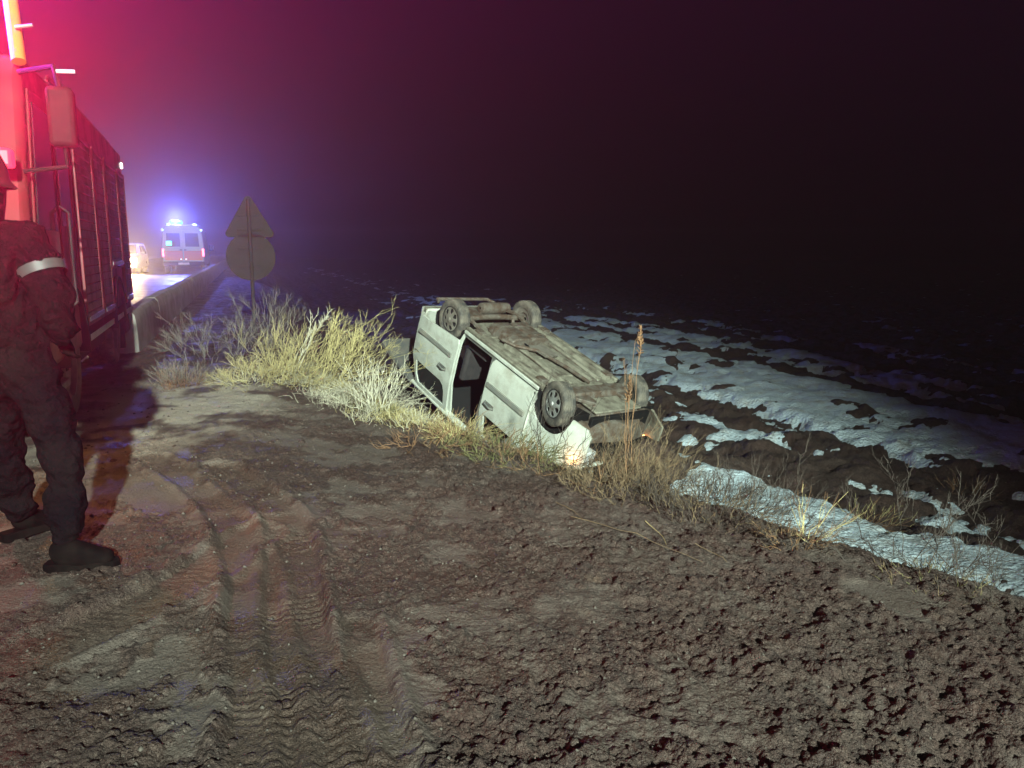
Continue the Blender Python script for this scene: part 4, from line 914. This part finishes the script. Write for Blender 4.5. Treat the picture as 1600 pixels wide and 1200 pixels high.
def stems(r, n, k, h, spread, lean, brad, jit=.05, droop=.25, hvar=.35, base_fn=None):
    th = r.uniform(0, 2 * np.pi, n); b = brad * np.sqrt(r.rand(n)); bx = b * np.cos(th); by = b * np.sin(th)
    ph = th + r.normal(0, .6, n); tl = np.abs(r.normal(0, spread, n)) + .35 * spread * b / max(brad, 1e-6)
    L = h * (1 - hvar * r.rand(n)); u = np.linspace(0, 1, k)[None]
    dx = np.sin(tl) * np.cos(ph) + lean[0]; dy = np.sin(tl) * np.sin(ph) + lean[1]; dz = np.cos(tl)
    X = bx[:, None] + L[:, None] * (dx[:, None] * (u + droop * u * u)); Yy = by[:, None] + L[:, None] * (dy[:, None] * (u + droop * u * u))
    Zz = L[:, None] * (dz[:, None] * u - droop * .6 * tl[:, None] * u * u)
    P = np.stack([X, Yy, Zz], 2); w = np.cumsum(r.normal(0, jit / k, (n, k, 3)), 1) * h; w[:, 0] = 0
    return P + w
def branches(r, P, per, k, ln, ang, lo=.3, jit=.05, upb=.3):
    n = len(P); m = n * per; i = np.repeat(np.arange(n), per); kk = P.shape[1]
    u = lo + (1 - lo) * r.rand(m); f = u * (kk - 1); a = np.minimum(f.astype(int), kk - 2); fr = (f - a)[:, None]
    p = P[i, a] * (1 - fr) + P[i, a + 1] * fr; d = P[i, a + 1] - P[i, a]; d /= np.linalg.norm(d, axis=1, keepdims=True) + 1e-9
    rd = r.normal(0, 1, (m, 3)); rd /= np.linalg.norm(rd, axis=1, keepdims=True)
    d2 = d + rd * ang + np.array([0, 0, upb]); d2 /= np.linalg.norm(d2, axis=1, keepdims=True)
    L = ln * (0.4 + .8 * r.rand(m)) * (1.25 - .6 * u); t = np.linspace(0, 1, k)[None, :, None]
    Q = p[:, None] + d2[:, None] * L[:, None, None] * t + np.cumsum(r.normal(0, jit / k, (m, k, 3)), 1) * ln * (t > 0)
    return Q
def plant(name, loc, label, cat, seed, n, h, spread, lean, brad, rad, mt, per=0, bl=.2, ang=.6, mt2=None, per2=0, bl2=.1, droop=.25, jit=.1, group=None, up=.3, heads=None, lo=.3):
    r = np.random.RandomState(seed); z = gzb(*loc) - .02
    root = empty(name, (loc[0], loc[1], z)); tag(root, label, cat, group)
    P = stems(r, n, 8, h, spread, lean, brad, jit, droop); strands('stems', P, rad * (0.7 + .6 * r.rand(n)), rad * .4, mt, root)['kind'] = 'stuff'
    if per:
        Q = branches(r, P, per, 5, bl, ang, lo, .12, up); strands('branches', Q, rad * .6, rad * .25, mt2 or mt, root)['kind'] = 'stuff'
        if per2:
            T = branches(r, Q, per2, 4, bl2, .8, .2, .1, up); strands('twigs', T, rad * .42, rad * .2, mt2 or mt, root)['kind'] = 'stuff'
    if heads:
        cnt, hl, hr_, hm = heads; S = []
        for i in range(min(cnt, n)):
            e = P[i, -1]; d = P[i, -1] - P[i, -2]; d /= np.linalg.norm(d)
            for j in range(60):
                a = r.rand(); q = e - d * hl * a; v = r.normal(0, 1, 3); v /= np.linalg.norm(v); v = v * .7 + d * .6
                S.append([q, q + v * hr_ * (1.1 - .75 * (1 - a)) * .6, q + v * hr_ * (1.1 - .75 * (1 - a))])
        strands('seed_head', np.array(S), .004, .003, hm, root)['kind'] = 'stuff'
    return root
# road-edge bushes, left of the van
plant('dry_bush', (-2.45, 8.95), 'big tangled yellow dry bush leaning right, left of the van', 'bush', 1, 95, .74, .55, (.42, -.05), .50, .0042, M['straw'], 6, .28, .5, M['straw'], 3, .12, droop=.3, jit=.5)
plant('dry_bush', (-2.85, 8.75), 'low dense straw mound at the foot of the big yellow bush', 'bush', 2, 110, .30, .8, (.3, -.1), .45, .0035, M['straw_pale'], 6, .16, .7, M['straw'], 2, .08, droop=.5, jit=.4)
plant('dry_bush', (-1.72, 9.15), 'pale frosty straw clump at the right end of the yellow bush', 'bush', 3, 90, .32, .7, (.22, .0), .40, .0034, M['straw_pale'], 5, .15, .7, M['straw_pale'], 2, .07, droop=.5, jit=.4)
plant('dry_bush', (-4.05, 10.6), 'grey hazy dry bush beside the parapet, left of the yellow bush', 'bush', 4, 40, .72, .6, (.08, 0), .55, .004, M['straw_grey'], 7, .24, .6, M['straw_grey'], 3, .11, droop=.25, jit=.3)
plant('dry_bush', (-3.75, 11.9), 'thin grey bush standing below the road sign', 'bush', 5, 20, .95, .4, (.1, 0), .5, .004, M['straw_grey'], 8, .26, .55, M['straw_grey'], 3, .12, droop=.15, jit=.25)
plant('dry_bush', (-3.62, 8.35), 'small russet tuft at the edge of the lit pale gravel', 'bush', 6, 90, .30, .6, (0, 0), .18, .003, M['straw_red'], 4, .12, .6, M['straw_grey'], 2, .06, jit=.3)
# tall single stalks above the yellow bush
for i, (x, y, h, lx, lab) in enumerate(((-2.60, 9.0, .98, .52, 'tall branched pale stalk rising highest from the yellow bush'), (-2.05, 9.0, .84, .36, 'tall branched yellow stalk at the right of the yellow bush'), (-2.25, 9.05, .80, .28, 'slender bent stalk in the middle of the yellow bush'))):
    plant('weed_stalk', (x, y), lab, 'weed', 20 + i, 3, h, .10, (lx, -.02), .03, .0085, M['straw_pale'] if i == 0 else M['straw'], 9, .24, .32, None, 4, .09, droop=.05, jit=.12, up=.35, lo=.4)
plant('straw_clump', (-1.36, 7.6), 'pale crossed straw stalks in front of the open tailgate', 'weed', 30, 46, .56, .45, (.05, 0), .16, .0045, M['straw_pale'], 3, .2, .6, jit=.2)
plant('straw_clump', (-.47, 6.5), 'thick tuft of golden straw against the van doorway', 'weed', 31, 130, .27, .55, (.18, -.15), .18, .0028, M['straw'], 2, .12, .4, M['straw_red'], droop=.6, jit=.25)
plant('straw_clump', (-.86, 6.9), 'spiky pale grass tuft on the bank below the van tail', 'weed', 32, 80, .22, .6, (.1, -.1), .28, .0034, M['straw_pale'], 2, .1, .5, M['straw'], droop=.5, jit=.25)
plant('straw_clump', (-.72, 6.1), 'flat russet stems lying on the mud before the van', 'weed', 33, 40, .26, 1.15, (.2, -.1), .25, .0036, M['straw_red'], 4, .14, .6, M['straw_red'], droop=.3, jit=.3)
plant('straw_clump', (-.32, 5.98), 'low russet twigs on the bank under the van door', 'weed', 34, 36, .20, .9, (.2, 0), .35, .0034, M['straw_red'], 4, .14, .7, M['straw_brown'], droop=.3, jit=.3)
plant('green_weeds', (-.07, 6.15), 'low green weeds on the bank edge under the van window', 'weed', 35, 220, .17, .7, (0, -.05), .45, .0042, M['green'], 2, .1, .7, M['green'], droop=.6, jit=.3)
plant('green_weeds', (2.25, 3.86), 'small dark green tuft on the bank edge at far right', 'weed', 36, 90, .09, .8, (0, 0), .26, .003, M['green'], 2, .07, .7, M['straw_brown'], droop=.6, jit=.3)
# weeds in front of the van's nose
plant('tall_weed', (.84, 5.52), 'tall russet weed with a seed head before the van nose', 'weed', 40, 4, 1.30, .06, (.02, 0), .04, .0036, M['straw_red'], 6, .16, .4, M['straw_red'], droop=.05, jit=.08, up=.5, heads=(2, .20, .045, M['straw_red']))
plant('twig_bush', (0.80, 5.52), 'loose brown twig bush over the crushed nose of the van', 'bush', 41, 14, .46, .65, (.12, 0), .28, .0028, M['straw_brown'], 6, .3, .6, M['straw_brown'], 2, .14, droop=.2, jit=.25)
plant('twig_bush', (0.90, 5.36), 'russet twig tangle right of the van nose', 'bush', 42, 20, .34, .8, (.15, 0), .28, .0028, M['straw_red'], 6, .26, .7, M['straw_brown'], 2, .12, droop=.3, jit=.3)
plant('twig_bush', (0.32, 5.85), 'dark bare twigs crossing the white wing of the van', 'bush', 43, 12, .62, .5, (.18, 0), .25, .0034, M['twig'], 6, .22, .5, M['twig'], 2, .10, droop=.15, jit=.2)
plant('twig_bush', (0.40, 5.61), 'flat dry brown scrub on the bank in front of the van wing', 'bush', 44, 40, .20, 1.0, (.2, .05), .5, .0034, M['straw_brown'], 5, .2, .7, M['straw_red'], droop=.3, jit=.3)
# bank edge to the right
plant('twig_bush', (0.78, 5.27), 'dark scrub at the bank edge where the snow strip begins', 'bush', 45, 120, .22, .8, (.1, .1), .35, .003, M['twig'], 5, .12, .7, M['straw_brown'], 2, .06, droop=.2, jit=.3)
plant('twig_bush', (1.27, 4.90), 'reddish brown scrub hummock on the bank edge by the snow', 'bush', 46, 150, .22, .8, (.1, .1), .38, .003, M['straw_brown'], 5, .12, .7, M['twig'], 2, .06, droop=.2, jit=.3)
plant('twig_bush', (1.54, 4.73), 'sparse black twigs standing up against the snow strip', 'bush', 47, 22, .42, .6, (.1, .1), .45, .003, M['twig'], 7, .2, .6, M['twig'], 2, .09, droop=.2, jit=.3)
plant('straw_clump', (1.79, 4.44), 'small straw clump with a tall bent stalk beside the snow', 'weed', 48, 14, .34, .6, (.2, .05), .08, .003, M['straw'], 3, .14, .5, M['straw_red'], droop=.3, jit=.2)
plant('straw_clump', (1.66, 4.35), 'low russet tuft below the tall bent stalk', 'weed', 49, 60, .20, .9, (0, -.1), .14, .003, M['straw_red'], 2, .1, .6, M['straw_brown'], droop=.3, jit=.3)
plant('twig_bush', (2.22, 4.11), 'arching thorny black twigs in front of the right end of the snow', 'bush', 50, 14, .62, .9, (.25, .05), .3, .0034, M['twig'], 8, .22, .6, M['twig'], 3, .08, droop=.5, jit=.3)
plant('twig_bush', (2.52, 3.84), 'fine grey twigs over the snow at the right edge', 'bush', 51, 26, .42, .8, (.1, .05), .4, .0028, M['twig'], 7, .18, .6, M['twig'], 2, .08, droop=.3, jit=.3)
plant('tall_weed', (5.6, 9.2), 'russet grass clump standing in the field at right', 'weed', 52, 24, .32, .5, (0, 0), .2, .004, M['straw_red'], 2, .14, .5, M['straw_brown'], jit=.2)
plant('straw_clump', (3.95, 8.15), 'golden straw tuft between the two snow strips', 'weed', 53, 40, .34, .6, (.3, 0), .2, .0042, M['straw_red'], 2, .16, .5, M['straw'], droop=.4, jit=.2)
# straws fallen on the mud
for i, (a, b, lab) in enumerate((((.36, 4.52), (1.0, 3.86), 'long bent straw lying across the churned mud'), ((.82, 4.55), (.86, 4.12), 'short upright straw stuck in the mud below the van'), ((1.02, 4.1), (1.14, 3.9), 'short thin straw lying right of the long one'), ((.28, 4.75), (.42, 4.45), 'thin straw at the upper end of the long one'))):
    u = np.linspace(0, 1, 9); px = a[0] + (b[0] - a[0]) * u + .03 * np.sin(u * 3); py = a[1] + (b[1] - a[1]) * u
    pz = ground_h(px, py)[0]; pz = np.maximum(np.convolve(np.pad(pz, 2, 'edge'), np.ones(5) / 5, 'valid'), pz) + .012
    o = strands('fallen_straw', np.stack([px, py, pz], 1)[None], .0032, .0016, M['straw_brown'] if i != 1 else M['straw']); tag(o, lab, 'straw')
# ground cover along the bank edge: countless blades
def edge_grass(name, lab, mt, seed, n, t0, t1, off, wid, h, rad, lean=(.1, -.05), thr=.45):
    r = np.random.RandomState(seed); t = r.uniform(t0, t1, n); s = crest(t) + off + wid * r.normal(0, .5, n); x, y = xy(s, t)
    k = fbm(x * 2.1, y * 2.1, seed, 3) > thr; x, y = x[k], y[k]; m = len(x); z = ground_h(x, y)[0] - .01
    P = stems(r, m, 4, h, .7, lean, .02, .12, .5, .6); P += np.stack([x, y, z], 1)[:, None]
    tag(strands(name, P, rad, rad * .35, mt), lab, 'grass', kind='stuff')
edge_grass('dry_grass', 'pale dry grass along the top of the bank', M['straw_pale'], 81, 6500, 6.8, 10.5, .05, .5, .17, .0022)
edge_grass('dry_grass', 'golden dry grass blades among the pale grass on the bank', M['straw'], 82, 4200, 6.4, 10.5, .1, .4, .13, .0022)
edge_grass('green_grass', 'sparse short green grass along the bank edge', M['green'], 83, 5000, 5.2, 9.6, .1, .4, .10, .0022, thr=.52)
edge_grass('dead_grass', 'matted brown dead grass along the bank edge', M['straw_brown'], 84, 4500, 3.6, 8.0, .06, .32, .06, .002, thr=.47)
edge_grass('russet_grass', 'short russet grass dotted along the bank edge', M['straw_red'], 85, 1500, 3.6, 9.0, .06, .4, .06, .002, thr=.53)

# ------------------------------------------------------------------ lamps of the vehicles at the left, plus an added red fill
lamp('red_beacon_light', 'SPOT', (-3.62, 4.35, 2.2), 22000, (1.0, .015, .10), .10, (-0.9, 2.8, 4.9), 124, 1.0)
lamp('red_fill_light', 'POINT', (-4.5, 5.3, 3.25), 360, (1.0, .05, .10), .12)  # added red fill for the shadows, placed above the truck's roof beacons
lamp('blue_beacon_light', 'SPOT', (-4.6, 5.2, 3.0), 25000, (.42, .03, 1.0), .10, (-1.6, 5.6, 5.6), 120, 1.0)
lamp('van_indicator_light', 'POINT', tuple(van.matrix_world @ Vector((3.16, .86, .80))), 2.5, (1.0, .35, .10), .03)
lamp('amber_indicator_light', 'POINT', (-3.02, 4.70, .90), 22, (1.0, .45, .12), .06)

# ------------------------------------------------------------------ damp night air
hz = MB(); hz.box(-450, 450, -450, 450, -5.5, 14); ho = hz.build('haze', M['dark'], None, smooth=0)
hm = bpy.data.materials.new('haze_air'); hm.use_nodes = True; hn = hm.node_tree
for n_ in list(hn.nodes):
    if n_.type == 'BSDF_PRINCIPLED': hn.nodes.remove(n_)
pv = hn.nodes.new('ShaderNodeVolumePrincipled'); pv.inputs['Color'].default_value = (.92, .90, .92, 1); pv.inputs['Density'].default_value = .0036; pv.inputs['Anisotropy'].default_value = .79
hm.cycles.homogeneous_volume = True; pv.inputs['Density Attribute'].default_value = ''
hn.links.new(pv.outputs[0], hn.nodes['Material Output'].inputs['Volume'])
ho.data.materials.clear(); ho.data.materials.append(hm); tag(ho, 'thin damp night mist glowing around the emergency lights', 'haze', kind='stuff')
